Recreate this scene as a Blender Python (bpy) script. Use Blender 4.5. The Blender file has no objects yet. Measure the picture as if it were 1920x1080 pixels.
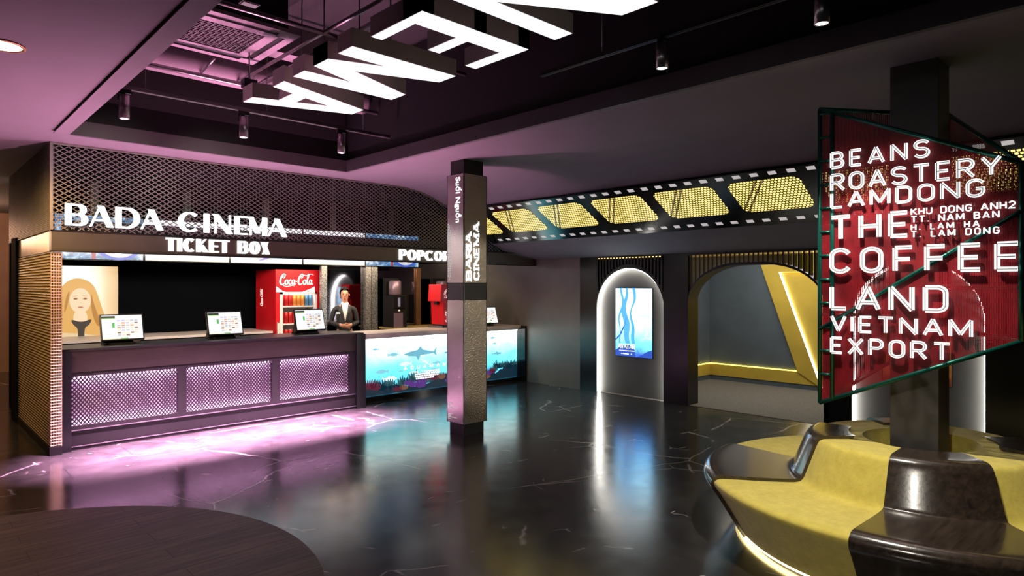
import bpy, bmesh, math, random
from mathutils import Vector, Matrix
random.seed(7)
PI = math.pi
scene = bpy.context.scene
COL = scene.collection

# ------------------------------------------------------------------ materials
MATS = {}
def nt(name):
    m = bpy.data.materials.new(name); m.use_nodes = True
    t = m.node_tree; b = t.nodes['Principled BSDF']
    MATS[name] = m
    return m, t, b
def setb(b, col=(.5,.5,.5), rough=.5, metal=0., ior=1.5, emit=None, es=0., coat=0., spec=None):
    b.inputs['Base Color'].default_value = (*col, 1)
    b.inputs['Roughness'].default_value = rough
    b.inputs['Metallic'].default_value = metal
    b.inputs['IOR'].default_value = ior
    b.inputs['Coat Weight'].default_value = coat
    b.inputs['Coat Roughness'].default_value = .08
    if emit is not None:
        b.inputs['Emission Color'].default_value = (*emit, 1)
        b.inputs['Emission Strength'].default_value = es
def N(t, kind, **kw):
    n = t.nodes.new(kind)
    for k, v in kw.items(): setattr(n, k, v)
    return n
def coords(t, scale=(1,1,1), out='Object', rot=(0,0,0)):
    c = N(t, 'ShaderNodeTexCoord'); mp = N(t, 'ShaderNodeMapping')
    mp.inputs['Scale'].default_value = scale; mp.inputs['Rotation'].default_value = rot
    t.links.new(c.outputs[out], mp.inputs['Vector'])
    return mp.outputs['Vector']
def noise(t, vec, scale, detail=3, rough=.5, dist=0.):
    n = N(t, 'ShaderNodeTexNoise'); n.inputs['Scale'].default_value = scale
    n.inputs['Detail'].default_value = detail; n.inputs['Roughness'].default_value = rough
    n.inputs['Distortion'].default_value = dist
    t.links.new(vec, n.inputs['Vector']); return n.outputs['Fac']
def ramp(t, fac, stops, interp='LINEAR'):
    r = N(t, 'ShaderNodeValToRGB'); cr = r.color_ramp; cr.interpolation = interp
    while len(cr.elements) < len(stops): cr.elements.new(.5)
    for e, (p, c) in zip(cr.elements, stops):
        e.position = p; e.color = (*c, 1) if len(c) == 3 else c
    t.links.new(fac, r.inputs['Fac']); return r.outputs['Color']
def math_n(t, op, a, b=None, clamp=False):
    n = N(t, 'ShaderNodeMath', operation=op, use_clamp=clamp)
    for i, x in enumerate((a, b)):
        if x is None: continue
        if isinstance(x, (int, float)): n.inputs[i].default_value = x
        else: t.links.new(x, n.inputs[i])
    return n.outputs[0]
def bump(t, b, h, strength=.3, dist=.01):
    n = N(t, 'ShaderNodeBump'); n.inputs['Strength'].default_value = strength; n.inputs['Distance'].default_value = dist
    t.links.new(h, n.inputs['Height']); t.links.new(n.outputs['Normal'], b.inputs['Normal'])
def mixc(t, fac, a, c):
    n = N(t, 'ShaderNodeMix', data_type='RGBA')
    for i, x in ((0, fac), (6, a), (7, c)):
        if isinstance(x, (int, float)): n.inputs[i].default_value = x
        elif isinstance(x, tuple): n.inputs[i].default_value = (*x, 1)
        else: t.links.new(x, n.inputs[i])
    return n.outputs[2]
def plain(name, col, rough=.5, metal=0., bs=None, bstr=.2, bdist=.004, mottled=.12, **kw):
    """a painted / plastic / metal surface with a little procedural mottling and optional bump"""
    m, t, b = nt(name); setb(b, col, rough, metal, **kw)
    v = coords(t)
    f = noise(t, v, 2.3, 4)
    lo = tuple(c*(1-mottled) for c in col); hi = tuple(min(1, c*(1+mottled)) for c in col)
    t.links.new(ramp(t, f, [(.3, lo), (.7, hi)]), b.inputs['Base Color'])
    if bs: bump(t, b, noise(t, v, bs, 2), bstr, bdist)
    return m
def glow(name, col, s):
    m, t, b = nt(name); setb(b, (.02,.02,.02), .4, emit=col, es=s); return m

plain('soffit_paint', (.14,.130,.140), .8, mottled=.04)
plain('recess_black', (.0055,.005,.0055), .75)
plain('lip_paint', (.045,.042,.043), .6)
plain('duct_dark', (.12,.11,.115), .6)
plain('duct_paint', (.30,.26,.29), .6)
plain('dark_room', (.035,.032,.03), .7)
plain('tan_wall', (.42,.27,.20), .7)
plain('gray_plaster', (.17,.155,.14), .34, bs=22, bstr=.1)
plain('niche_gray', (.10,.099,.093), .6)
plain('portal_black', (.010,.011,.011), .22, bs=60, bstr=.15)
plain('gloss_black', (.008,.008,.009), .12)
plain('satin_black', (.014,.013,.014), .38)
plain('panel_dark', (.010,.0088,.0092), .6, .0, ior=1.22)
plain('band_metal', (.15,.125,.10), .38, .9, bs=120, bstr=.40, bdist=.005)
plain('column_hammered', (.40,.35,.29), .30, .6, bs=62, bstr=.9, bdist=.02)
plain('counter_metal', (.075,.060,.055), .36, .85, bs=110, bstr=.6, bdist=.006)
plain('wire_gold', (.42,.33,.20), .45, .6)
plain('screen_backing', (.10,.078,.05), .6)
plain('mesh_metal', (.21,.19,.175), .5, .6)
plain('counter_mesh', (.025,.02,.025), .45, .3)
plain('hammered', (.30,.26,.235), .30, .9, bs=110, bstr=.6, bdist=.006)
plain('column_smooth', (.62,.56,.55), .22, .75, bs=70, bstr=.12)
plain('worktop', (.62,.53,.50), .35)
plain('booth_wall', (.0024,.0029,.0042), .9, ior=1.12)
plain('mirror_black', (.24,.22,.25), .05, 1.0)
plain('sparkle_metal', (.45,.42,.40), .22, .9, bs=150, bstr=.9, bdist=.01)
plain('red_gloss', (.72,.012,.022), .28)
plain('red_dark', (.30,.006,.010), .35)
plain('white_gloss', (.80,.78,.76), .35)
plain('fridge_inner', (.85,.84,.82), .5)
plain('letter_side', (.50,.48,.45), .5)
plain('steel', (.38,.35,.37), .28, .9)
plain('black_plastic', (.010,.010,.011), .35)
plain('corridor_gray', (.092,.118,.145), .7)
plain('corridor_yellow', (.62,.44,.06), .55)
plain('green_frame', (.006,.10,.075), .28, .55)
plain('yellow_rim', (.42,.33,.035), .8)
plain('rcol_paint', (.075,.068,.064), .5)
plain('skin', (.52,.24,.15), .5)
plain('hair_black', (.008,.006,.006), .35)
plain('suit_black', (.016,.015,.017), .7, bs=200, bstr=.2)
plain('shirt_white', (.72,.66,.58), .7)
plain('lip_red', (.36,.07,.06), .4)
plain('eye_white', (.7,.68,.65), .3)
plain('can_red', (.62,.03,.03), .3, .4); plain('can_orange', (.75,.28,.06), .3, .4)
plain('can_blue', (.10,.26,.45), .3, .4); plain('can_silver', (.7,.7,.7), .3, .7)
plain('copper', (.5,.25,.12), .35, .8)
glow('sprocket_glow', (.62,.56,.56), .8)
glow('letter_white', (1,.985,1), 1.6)
glow('ceiling_letter', (1,.97,1), 1.15)
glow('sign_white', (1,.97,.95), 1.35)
glow('print_white', (1,.97,.95), .45)
plain('inline_gray', (.30,.26,.27), .5)
glow('ring_led', (1,.96,.88), 13.0)
glow('pink_led', (1,.46,.90), 62.0)
glow('pink_led_low', (1,.46,.90), 30.0)
glow('yellow_led', (1,.72,.10), 5.0)
glow('white_led', (1,.98,.82), 4.0)
glow('gold_led', (1,.62,.16), 5.0)
glow('warm_led', (1,.80,.36), 11.0)
glow('lens_glow', (1,.96,.9), 6.0)
glow('cyan_led', (.25,.75,1), 4.0)
glow('downlight_glow', (1,.80,.62), 5.0)
glow('screen_white', (.95,.96,1), 1.05)
glow('cool_tube', (1,.97,.93), 3.5)
glow('cooler_tube', (1,.97,.93), 14)
for n_, c_, s_ in (('ui_green', (.10,.55,.10), 1), ('ui_yellow', (.95,.9,.25), 1), ('ui_dark', (.02,.03,.02), .6), ('ui_orange', (.85,.40,.15), 1),
                   ('ui_brown', (.35,.20,.10), 1), ('ui_cream', (.95,.82,.62), 1), ('ui_gray', (.62,.64,.70), 1), ('ui_lilac', (.68,.60,.92), 1),
                   ('aq_fish', (.26,.66,.82), 1), ('aq_fish_dark', (.17,.50,.66), 1), ('aq_pale', (.72,.95,1), 1.2), ('aq_rock', (.004,.022,.040), 1), ('aq_coral_red', (.09,.010,.03), 1),
                   ('aq_coral_purple', (.10,.03,.22), 1), ('aq_coral_orange', (.18,.075,.04), 1), ('aq_coral_green', (.03,.11,.12), 1), ('aq_text', (1,1,1), 1.5),
                   ('pic_blonde', (.62,.33,.085), 1.25), ('pic_blonde_dark', (.40,.17,.03), 1.25), ('pic_skin', (.90,.56,.36), 1.25), ('pic_coat', (.66,.48,.27), 1.25),
                   ('pic_dark', (.035,.025,.02), 1), ('pic_brow', (.30,.13,.05), 1), ('pic_lip', (.55,.17,.12), 1), ('pic_blue', (.06,.28,.75), 2.0), ('pic_blue_deep', (.015,.05,.30), 2.0),
                   ('pic_blue_pale', (.45,.80,1), 2.0), ('pic_white', (1,1,1), 1.5), ('ui_crimson', (.35,.01,.06), 1), ('ui_violet', (.30,.22,.75), 1)):
    glow(n_, c_, s_)

def m_floor():
    m, t, b = nt('marble_floor'); setb(b, (.02,.02,.02), .24, ior=1.9)
    v = coords(t, (1,1,1))
    n1 = N(t, 'ShaderNodeTexNoise'); n1.inputs['Scale'].default_value = 1.3; n1.inputs['Detail'].default_value = 5
    t.links.new(v, n1.inputs['Vector'])
    add = N(t, 'ShaderNodeMix', data_type='VECTOR'); add.inputs[0].default_value = .17
    t.links.new(v, add.inputs[4]); t.links.new(n1.outputs['Color'], add.inputs[5])
    tot = None
    for sc, wd, th in ((.55, .0026, .48), (1.15, .0024, .57), (2.3, .0026, .62)):
        vo = N(t, 'ShaderNodeTexVoronoi', feature='DISTANCE_TO_EDGE'); vo.inputs['Scale'].default_value = sc
        t.links.new(add.outputs[1], vo.inputs['Vector'])
        line = ramp(t, vo.outputs['Distance'], [(0, (1,1,1)), (wd*sc*1.2, (.65,.65,.65)), (wd*sc*3.2, (0,0,0))])
        msk = ramp(t, noise(t, v, sc*1.5, 3), [(th, (0,0,0)), (th+.07, (1,1,1))])
        mm = math_n(t, 'MULTIPLY', line, msk)
        tot = mm if tot is None else math_n(t, 'MAXIMUM', tot, mm)
    base = ramp(t, noise(t, v, 3.2, 6, .65), [(.3, (.010,.0095,.0095)), (.75, (.036,.032,.031))])
    br = N(t, 'ShaderNodeTexBrick'); br.inputs['Scale'].default_value = 1.0; br.inputs['Mortar Size'].default_value = .0035
    br.inputs['Brick Width'].default_value = 1.2; br.inputs['Row Height'].default_value = .6; br.offset = .5
    t.links.new(v, br.inputs['Vector'])
    c = mixc(t, tot, base, (.42,.40,.39))
    c = mixc(t, math_n(t, 'MULTIPLY', br.outputs['Fac'], .8), c, (.004,.004,.004))
    t.links.new(c, b.inputs['Base Color'])
    rr = ramp(t, noise(t, v, 5, 4), [(.3, (.15,.15,.15)), (.7, (.21,.21,.21))])
    t.links.new(rr, b.inputs['Roughness'])
    bump(t, b, noise(t, v, 160, 2), .035, .006)
m_floor()
def m_wood(name, c0, c1, rough, plank=None, ior=1.5, scale=(1,1,1), rot=(0,0,0), coat=0.):
    m, t, b = nt(name); setb(b, c0, rough, ior=ior, coat=coat)
    v = coords(t, scale, rot=rot)
    st = N(t, 'ShaderNodeMapping'); st.inputs['Scale'].default_value = (1.2, 14, 14); t.links.new(v, st.inputs['Vector'])
    g = noise(t, st.outputs['Vector'], 2.2, 6, .6, .25)
    c = ramp(t, g, [(.25, c0), (.75, c1)])
    if plank:
        br = N(t, 'ShaderNodeTexBrick'); br.inputs['Scale'].default_value = 1.; br.inputs['Mortar Size'].default_value = .003
        br.inputs['Brick Width'].default_value = plank[0]; br.inputs['Row Height'].default_value = plank[1]
        br.inputs['Color1'].default_value = (.75,.75,.75,1); br.inputs['Color2'].default_value = (1.2,1.2,1.2,1)
        t.links.new(v, br.inputs['Vector'])
        mu = N(t, 'ShaderNodeMix', data_type='RGBA', blend_type='MULTIPLY'); mu.inputs[0].default_value = 1
        t.links.new(c, mu.inputs[6]); t.links.new(br.outputs['Color'], mu.inputs[7])
        c = mixc(t, br.outputs['Fac'], mu.outputs[2], (.004,.003,.003))
    t.links.new(c, b.inputs['Base Color'])
    bump(t, b, g, .12, .004)
m_wood('plank_floor', (.014,.010,.008), (.125,.090,.066), .5, (1.3,.19), ior=1.4)
m_wood('bench_wood', (.010,.007,.006), (.050,.034,.025), .22, ior=1.55, coat=.35)
def m_fabric():
    m, t, b = nt('yellow_fabric'); setb(b, (.5,.4,.05), .85)
    b.inputs['Sheen Weight'].default_value = .25
    v = coords(t); g = noise(t, v, 16, 6, .7)
    t.links.new(ramp(t, g, [(.25, (.46,.36,.045)), (.75, (.66,.54,.10))]), b.inputs['Base Color'])
    bump(t, b, noise(t, v, 300, 2), .25, .003)
m_fabric()
def m_glitter():
    m, t, b = nt('glitter'); setb(b, (.4,.4,.4), .3, .8)
    v = coords(t, (1,1,.8)); vo = N(t, 'ShaderNodeTexVoronoi'); vo.inputs['Scale'].default_value = 150
    t.links.new(v, vo.inputs['Vector'])
    bw = N(t, 'ShaderNodeRGBToBW'); t.links.new(vo.outputs['Color'], bw.inputs[0])
    t.links.new(ramp(t, bw.outputs[0], [(.25, (.06,.06,.065)), (.70, (.8,.78,.74))]), b.inputs['Base Color'])
    bump(t, b, bw.outputs[0], .9, .008)
m_glitter()
def m_carpet():
    m, t, b = nt('carpet'); setb(b, (.1,.1,.1), .95)
    v = coords(t); g = noise(t, v, 60, 5, .8)
    t.links.new(ramp(t, g, [(.3, (.07,.066,.06)), (.7, (.24,.225,.20))]), b.inputs['Base Color'])
    bump(t, b, g, .4, .01)
m_carpet()
def m_redmesh():
    m, t, b = nt('red_mesh'); setb(b, (.2,.006,.012), .45, .2)
    v = coords(t)
    c = ramp(t, noise(t, v, 4.5, 5, .7), [(.3, (.10,.004,.007)), (.7, (.34,.010,.020))])
    t.links.new(c, b.inputs['Base Color'])
    w1 = N(t, 'ShaderNodeTexWave', wave_type='BANDS', bands_direction='Z'); w1.inputs['Scale'].default_value = 40
    w2 = N(t, 'ShaderNodeTexWave', wave_type='BANDS', bands_direction='Y'); w2.inputs['Scale'].default_value = 40
    t.links.new(v, w1.inputs['Vector']); t.links.new(v, w2.inputs['Vector'])
    hole = math_n(t, 'MULTIPLY', math_n(t, 'GREATER_THAN', w1.outputs['Fac'], .45), math_n(t, 'GREATER_THAN', w2.outputs['Fac'], .45))
    a = math_n(t, 'SUBTRACT', 1.0, math_n(t, 'MULTIPLY', hole, .92))
    t.links.new(a, b.inputs['Alpha'])
m_redmesh()
def m_filmglow():
    # a dark perforated sheet over a lit yellow box: staggered round-cornered holes, slanting dark bands across
    m, t, b = nt('film_glow'); setb(b, (.01,.01,.01), .25)
    v = coords(t)
    sp = N(t, 'ShaderNodeSeparateXYZ'); t.links.new(v, sp.inputs[0])
    P = .037
    y = math_n(t, 'DIVIDE', sp.outputs['Y'], P); x = math_n(t, 'DIVIDE', sp.outputs['X'], P*.95)
    row = math_n(t, 'FLOOR', x); odd = math_n(t, 'MODULO', math_n(t, 'ABSOLUTE', row), 2)
    y = math_n(t, 'ADD', y, math_n(t, 'MULTIPLY', odd, .5))
    dx = math_n(t, 'ABSOLUTE', math_n(t, 'SUBTRACT', math_n(t, 'FRACT', x), .5)); dy = math_n(t, 'ABSOLUTE', math_n(t, 'SUBTRACT', math_n(t, 'FRACT', y), .5))
    r = math_n(t, 'ADD', math_n(t, 'POWER', dx, 4), math_n(t, 'POWER', dy, 4))
    hole = math_n(t, 'LESS_THAN', r, .36**4)
    d = math_n(t, 'ADD', sp.outputs['Y'], math_n(t, 'MULTIPLY', sp.outputs['X'], -.78))
    for o in (.61, .545):
        bar = math_n(t, 'GREATER_THAN', math_n(t, 'ABSOLUTE', math_n(t, 'SUBTRACT', d, o)), .0145)
        hole = math_n(t, 'MULTIPLY', hole, math_n(t, 'ADD', math_n(t, 'MULTIPLY', bar, .85), .15))
    b.inputs['Emission Color'].default_value = (1,.74,.20,1)
    t.links.new(math_n(t, 'MULTIPLY', hole, 1.8), b.inputs['Emission Strength'])
m_filmglow()
def m_film():
    m, t, b = nt('film_black'); setb(b, (.006,.006,.007), .13, ior=1.6)
    bump(t, b, noise(t, coords(t), 90, 2), .08, .003)
m_film()
def m_aquarium():
    m, t, b = nt('aquarium_picture'); setb(b, (.02,.02,.02), .15)
    v = coords(t); sp = N(t, 'ShaderNodeSeparateXYZ'); t.links.new(v, sp.inputs[0])
    n = noise(t, coords(t, (1.1,1,2.2)), 2.2, 5, .6, .7)
    z = math_n(t, 'ADD', math_n(t, 'DIVIDE', sp.outputs['Z'], .84), math_n(t, 'MULTIPLY', math_n(t, 'SUBTRACT', n, .5), .55))
    c = ramp(t, z, [(.03, (.012,.08,.13)), (.20, (.04,.25,.36)), (.50, (.10,.42,.48)), (.78, (.32,.64,.62)), (.98, (.95,1,.97))])
    t.links.new(c, b.inputs['Emission Color']); b.inputs['Emission Strength'].default_value = 3.2
m_aquarium()
def m_scifi():
    m, t, b = nt('blue_film_still'); setb(b, (.02,.02,.02), .2)
    n = noise(t, coords(t, (1,1,1.6)), 6, 4, .6, 1.5)
    c = ramp(t, n, [(.30, (.01,.06,.22)), (.48, (.08,.30,.62)), (.60, (.55,.78,.92)), (.75, (.9,.95,1))])
    t.links.new(c, b.inputs['Emission Color']); b.inputs['Emission Strength'].default_value = .8
m_scifi()
def m_gradient(name, axis, lo, hi, stops, es, nz=0.):
    m, t, b = nt(name); setb(b, (.02,.02,.02), .3)
    v = coords(t); sp = N(t, 'ShaderNodeSeparateXYZ'); t.links.new(v, sp.inputs[0])
    f = math_n(t, 'DIVIDE', math_n(t, 'SUBTRACT', sp.outputs[axis], lo), hi-lo)
    if nz: f = math_n(t, 'ADD', f, math_n(t, 'MULTIPLY', math_n(t, 'SUBTRACT', noise(t, v, 5, 4, .6, 1.), .5), nz))
    t.links.new(ramp(t, f, stops), b.inputs['Emission Color']); b.inputs['Emission Strength'].default_value = es
m_gradient('poster_backdrop', 'X', -.65, .4, [(.5, (1,.97,.92)), (.72, (.95,.85,.68)), (.86, (.80,.58,.33)), (1, (.66,.42,.21))], 1.25)
m_gradient('blue_picture', 'Z', 0, 1.06, [(.0, (.02,.06,.45)), (.22, (.10,.42,.90)), (.42, (.28,.66,1)), (1, (.58,.90,1))], 3.4, .35)
m_gradient('orange_picture', 'Z', 0, 1.06, [(.0, (.10,.02,.005)), (.35, (.45,.16,.03)), (.7, (.12,.05,.02)), (1, (.05,.03,.02))], .7, .5)

# ------------------------------------------------------------------ mesh helpers
class MB:
    def __init__(s): s.v, s.f, s.mi, s.sm = [], [], [], []
    def add(s, vs, fs, mi=0, smooth=False):
        o = len(s.v); s.v += [tuple(p) for p in vs]
        for f in fs: s.f.append(tuple(o+i for i in f)); s.mi.append(mi); s.sm.append(smooth)
    def box(s, a, b, mi=0):
        (x0,y0,z0),(x1,y1,z1) = [min(p,q) for p,q in zip(a,b)],[max(p,q) for p,q in zip(a,b)]
        s.add([(x0,y0,z0),(x1,y0,z0),(x1,y1,z0),(x0,y1,z0),(x0,y0,z1),(x1,y0,z1),(x1,y1,z1),(x0,y1,z1)],
              [(0,3,2,1),(4,5,6,7),(0,1,5,4),(1,2,6,5),(2,3,7,6),(3,0,4,7)], mi); return s
    def obox(s, c, U, V, W, mi=0):
        c,U,V,W = map(Vector,(c,U,V,W))
        p = [c+a*U+b*V+d*W for d in (-1,1) for a,b in ((-1,-1),(1,-1),(1,1),(-1,1))]
        s.add(p, [(0,3,2,1),(4,5,6,7),(0,1,5,4),(1,2,6,5),(2,3,7,6),(3,0,4,7)], mi); return s
    def prism(s, poly, D, mi=0, smooth=False):
        """poly: 3-D outline; D: extrusion vector"""
        n = len(poly); D = Vector(D); P = [Vector(p) for p in poly]
        s.add(P+[p+D for p in P], [tuple(range(n-1,-1,-1)), tuple(range(n,2*n))], mi)
        o = len(s.v)-2*n
        for i in range(n):
            j = (i+1)%n; s.f.append((o+i,o+j,o+n+j,o+n+i)); s.mi.append(mi); s.sm.append(smooth)
        return s
    def tube(s, pts, r, n=10, mi=0, closed=False, caps=True, smooth=True):
        P = [Vector(p) for p in pts]; m = len(P)
        R = r if isinstance(r, (list, tuple)) else [r]*m
        T = []
        for i in range(m):
            a = P[(i-1)%m] if (closed or i>0) else P[i]; b = P[(i+1)%m] if (closed or i<m-1) else P[i]
            T.append((b-a).normalized())
        ref = Vector((0,0,1)) if abs(T[0].z)<.9 else Vector((1,0,0))
        u = T[0].cross(ref).normalized(); rings = []
        for i in range(m):
            u = (u - T[i]*u.dot(T[i])).normalized(); w = T[i].cross(u)
            rings.append([P[i]+R[i]*(math.cos(2*PI*k/n)*u+math.sin(2*PI*k/n)*w) for k in range(n)])
        fs = []
        for i in range(m if closed else m-1):
            j = (i+1)%m
            for k in range(n):
                l = (k+1)%n; fs.append((i*n+k, i*n+l, j*n+l, j*n+k))
        s.add([p for r_ in rings for p in r_], fs, mi, smooth)
        if caps and not closed:
            o = len(s.v)-m*n
            s.f.append(tuple(o+k for k in range(n-1,-1,-1))); s.mi.append(mi); s.sm.append(False)
            s.f.append(tuple(o+(m-1)*n+k for k in range(n))); s.mi.append(mi); s.sm.append(False)
        return s
    def lathe(s, c, prof, n=24, mi=0, axis='Z', smooth=True, a0=0, a1=2*PI):
        c = Vector(c); full = abs(a1-a0-2*PI)<1e-6; m = n if full else n+1; vs = []
        for i in range(m):
            a = a0+(a1-a0)*i/n
            for r,z in prof:
                p = (r*math.cos(a), r*math.sin(a), z)
                if axis == 'X': p = (z, p[0], p[1])
                if axis == 'Y': p = (p[0], z, p[1])
                vs.append(c+Vector(p))
        q = len(prof); fs = []
        for i in range(n):
            j = (i+1)%m
            for k in range(q-1): fs.append((i*q+k, j*q+k, j*q+k+1, i*q+k+1))
        s.add(vs, fs, mi, smooth); return s
    def sheet(s, rows, mi=0, smooth=True):
        n = len(rows[0]); fs = []
        for i in range(len(rows)-1):
            for k in range(n-1): fs.append((i*n+k, i*n+k+1, (i+1)*n+k+1, (i+1)*n+k))
        s.add([p for r in rows for p in r], fs, mi, smooth); return s

ROOT = {}
def tag(o, label=None, cat=None, group=None, kind=None):
    if label: o['label'] = label
    if cat: o['category'] = cat
    if group: o['group'] = group
    if kind: o['kind'] = kind
    return o
def mesh_obj(name, mb, mats, parent=None, org=None, bevel=0.):
    base = Vector(ROOT[parent.name]) if parent else Vector((0,0,0))
    o3 = Vector(org) if org is not None else base
    me = bpy.data.meshes.new(name)
    me.from_pydata([tuple(Vector(p)-o3) for p in mb.v], [], mb.f)
    for m in (mats if isinstance(mats, (list, tuple)) else [mats]): me.materials.append(MATS[m])
    me.polygons.foreach_set('material_index', mb.mi); me.polygons.foreach_set('use_smooth', mb.sm)
    me.update()
    bm = bmesh.new(); bm.from_mesh(me); bmesh.ops.recalc_face_normals(bm, faces=bm.faces[:]) if len(bm.faces) < 6000 else None
    bm.to_mesh(me); bm.free()
    o = bpy.data.objects.new(name, me); COL.objects.link(o)
    o.location = o3 - base
    if parent: o.parent = parent
    ROOT[o.name] = tuple(o3)
    if bevel:
        b = o.modifiers.new('bevel', 'BEVEL'); b.width = bevel; b.segments = 2; b.limit_method = 'ANGLE'
    return o
def part(name, mb, mats, parent, org=None, bevel=0., label=None):
    o = mesh_obj(name, mb, mats, parent, org, bevel)
    if label: o['label'] = label
    return o
def thing(name, label, cat, loc=(0,0,0), group=None):
    o = bpy.data.objects.new(name, None); COL.objects.link(o); o.location = loc; o.empty_display_size = .1
    ROOT[o.name] = tuple(loc); return tag(o, label, cat, group)
def single(name, mb, mats, label, cat, org=None, group=None, bevel=0.):
    return tag(mesh_obj(name, mb, mats, None, org, bevel), label, cat, group)
def struct(name, mb, mats, org=None, parent=None, bevel=0.):
    o = mesh_obj(name, mb, mats, parent, org, bevel)
    if not parent: o['kind'] = 'structure'
    return o
def copy_tree(o, loc=None, label=None, parent=None):
    c = o.copy(); COL.objects.link(c)
    if parent: c.parent = parent
    if loc is not None: c.location = loc; ROOT[c.name] = tuple(loc)
    if label: c['label'] = label
    for ch in list(o.children): copy_tree(ch, None, None, c)
    return c
def box(a, b): return MB().box(a, b)
bx = box

# ------------------------------------------------------------------ lettering (own stroke alphabet)
def arc(cx, cy, rx, ry, a0, a1, n=12):
    return [(cx+rx*math.cos(math.radians(a0+(a1-a0)*i/n)), cy+ry*math.sin(math.radians(a0+(a1-a0)*i/n))) for i in range(n+1)]
def glyph(ch, rnd='stad', k=1.0):
    """strokes of one capital (height 1): list of (points, weight tag, closed)"""
    w = .56*k; S = []
    def st(p, wt='a', closed=False): S.append((p, wt, closed))
    ry = (.28 if rnd == 'stad' else .5)
    if ch == ' ': return .42*k, S
    if ch == '.': st([(.06,0),(.06,.13)], 'T'); return .12, S
    if ch == 'A': w = .66*k; st([(0,0),(w/2,1)], 't'); st([(w/2,1),(w,0)], 'T'); st([(w*.17,.30),(w*.83,.30)], 't')
    elif ch in 'BRP':
        st([(0,0),(0,1)], 'T')
        if ch == 'B':
            st([(0,1)]+arc(w*.55,.76,w*.36,.24,90,-90)+[(0,.52)]); st([(0,.52)]+arc(w*.60,.26,w*.40,.26,90,-90)+[(0,0)])
        else:
            m = .46 if ch == 'P' else .48
            st([(0,1)]+arc(w*.58,(1+m)/2,w*.40,(1-m)/2,90,-90)+[(0,m)])
            if ch == 'R': st([(w*.45,m),(w*1.02,0)], 'T')
    elif ch in 'CG':
        if rnd == 'stad':
            p = arc(w/2,1-ry,w/2,ry,20,180)+arc(w/2,ry,w/2,ry,180,340 if ch == 'C' else 360)
        else:
            w *= 1.45 if k < 1.3 else 1.2
            p = arc(w/2,.5,w/2,.5,48,312,28)
        if ch == 'G': p = p+[(w,.46),(w*.55,.46)]
        st(p)
    elif ch in 'OQ':
        if rnd == 'stad': st(arc(w/2,1-ry,w/2,ry,0,180)+arc(w/2,ry,w/2,ry,180,360), 'a', True)
        else: w *= 1.4; st(arc(w/2,.5,w/2,.5,0,345,30), 'a', True)
        if ch == 'Q': st([(w*.6,.25),(w*1.0,-.08)], 't')
    elif ch == 'D':
        if rnd == 'stad': st([(0,0),(0,1)], 'T'); st([(0,1)]+arc(w-.24,.76,.24,.24,90,0,8)+arc(w-.24,.24,.24,.24,0,-90,8)+[(0,0)])
        else: w *= 1.3; st([(0,0),(0,1)], 'T'); st([(0,1)]+arc(w*.42,.5,w*.58,.5,90,-90,20)+[(0,0)])
    elif ch == 'E': w *= .86; st([(0,0),(0,1)], 'T'); [st([(0,y),(w*q,y)], 't') for y,q in ((1,1),(.5,.88),(0,1))]
    elif ch == 'F': w *= .84; st([(0,0),(0,1)], 'T'); [st([(0,y),(w*q,y)], 't') for y,q in ((1,1),(.5,.88))]
    elif ch == 'H': st([(0,0),(0,1)], 'T'); st([(w,0),(w,1)], 'T'); st([(0,.5),(w,.5)], 't')
    elif ch == 'I': w = .02; st([(0,0),(0,1)], 'T')
    elif ch == 'K': st([(0,0),(0,1)], 'T'); st([(0,.42),(w,1)], 't'); st([(w*.28,.56),(w*1.05,0)], 'T')
    elif ch == 'L': w *= .84; st([(0,0),(0,1)], 'T'); st([(0,0),(w,0)], 't')
    elif ch == 'M': w = .76*k; st([(0,0),(0,1)], 't'); st([(0,1),(w/2,.12)], 'T'); st([(w/2,.12),(w,1)], 't'); st([(w,0),(w,1)], 'T')
    elif ch == 'N': w = .62*k; st([(0,0),(0,1)], 't'); st([(0,1),(w,0)], 'T'); st([(w,0),(w,1)], 't')
    elif ch == 'S':
        st(arc(w/2,.76,w/2,.24,25,180,10)+arc(w/2,.76,w/2,.24,180,270,8)[1:]+arc(w/2,.26,w/2,.26,90,0,8)[1:]+arc(w/2,.26,w/2,.26,0,-155,10)[1:])
    elif ch == 'T': w = .6*k; st([(w/2,0),(w/2,1)], 'T'); st([(0,1),(w,1)], 't')
    elif ch == 'U': st([(0,1),(0,.27)]+arc(w/2,.27,w/2,.27,180,360)+[(w,1)])
    elif ch == 'V': w = .62*k; st([(0,1),(w/2,0)], 'T'); st([(w/2,0),(w,1)], 't')
    elif ch == 'X': w = .62*k; st([(0,1),(w,0)], 'T'); st([(w,1),(0,0)], 't')
    elif ch == 'Y': w = .64*k; st([(0,1),(w/2,.45)], 'T'); st([(w,1),(w/2,.45)], 't'); st([(w/2,.45),(w/2,0)], 'T')
    elif ch == '2': st(arc(w/2,.73,w/2,.27,165,-30,14)+[(0,0),(w,0)])
    elif ch == '4': st([(w*.72,0),(w*.72,1),(0,.3),(w,.3)], 'T')
    return w, S
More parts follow.
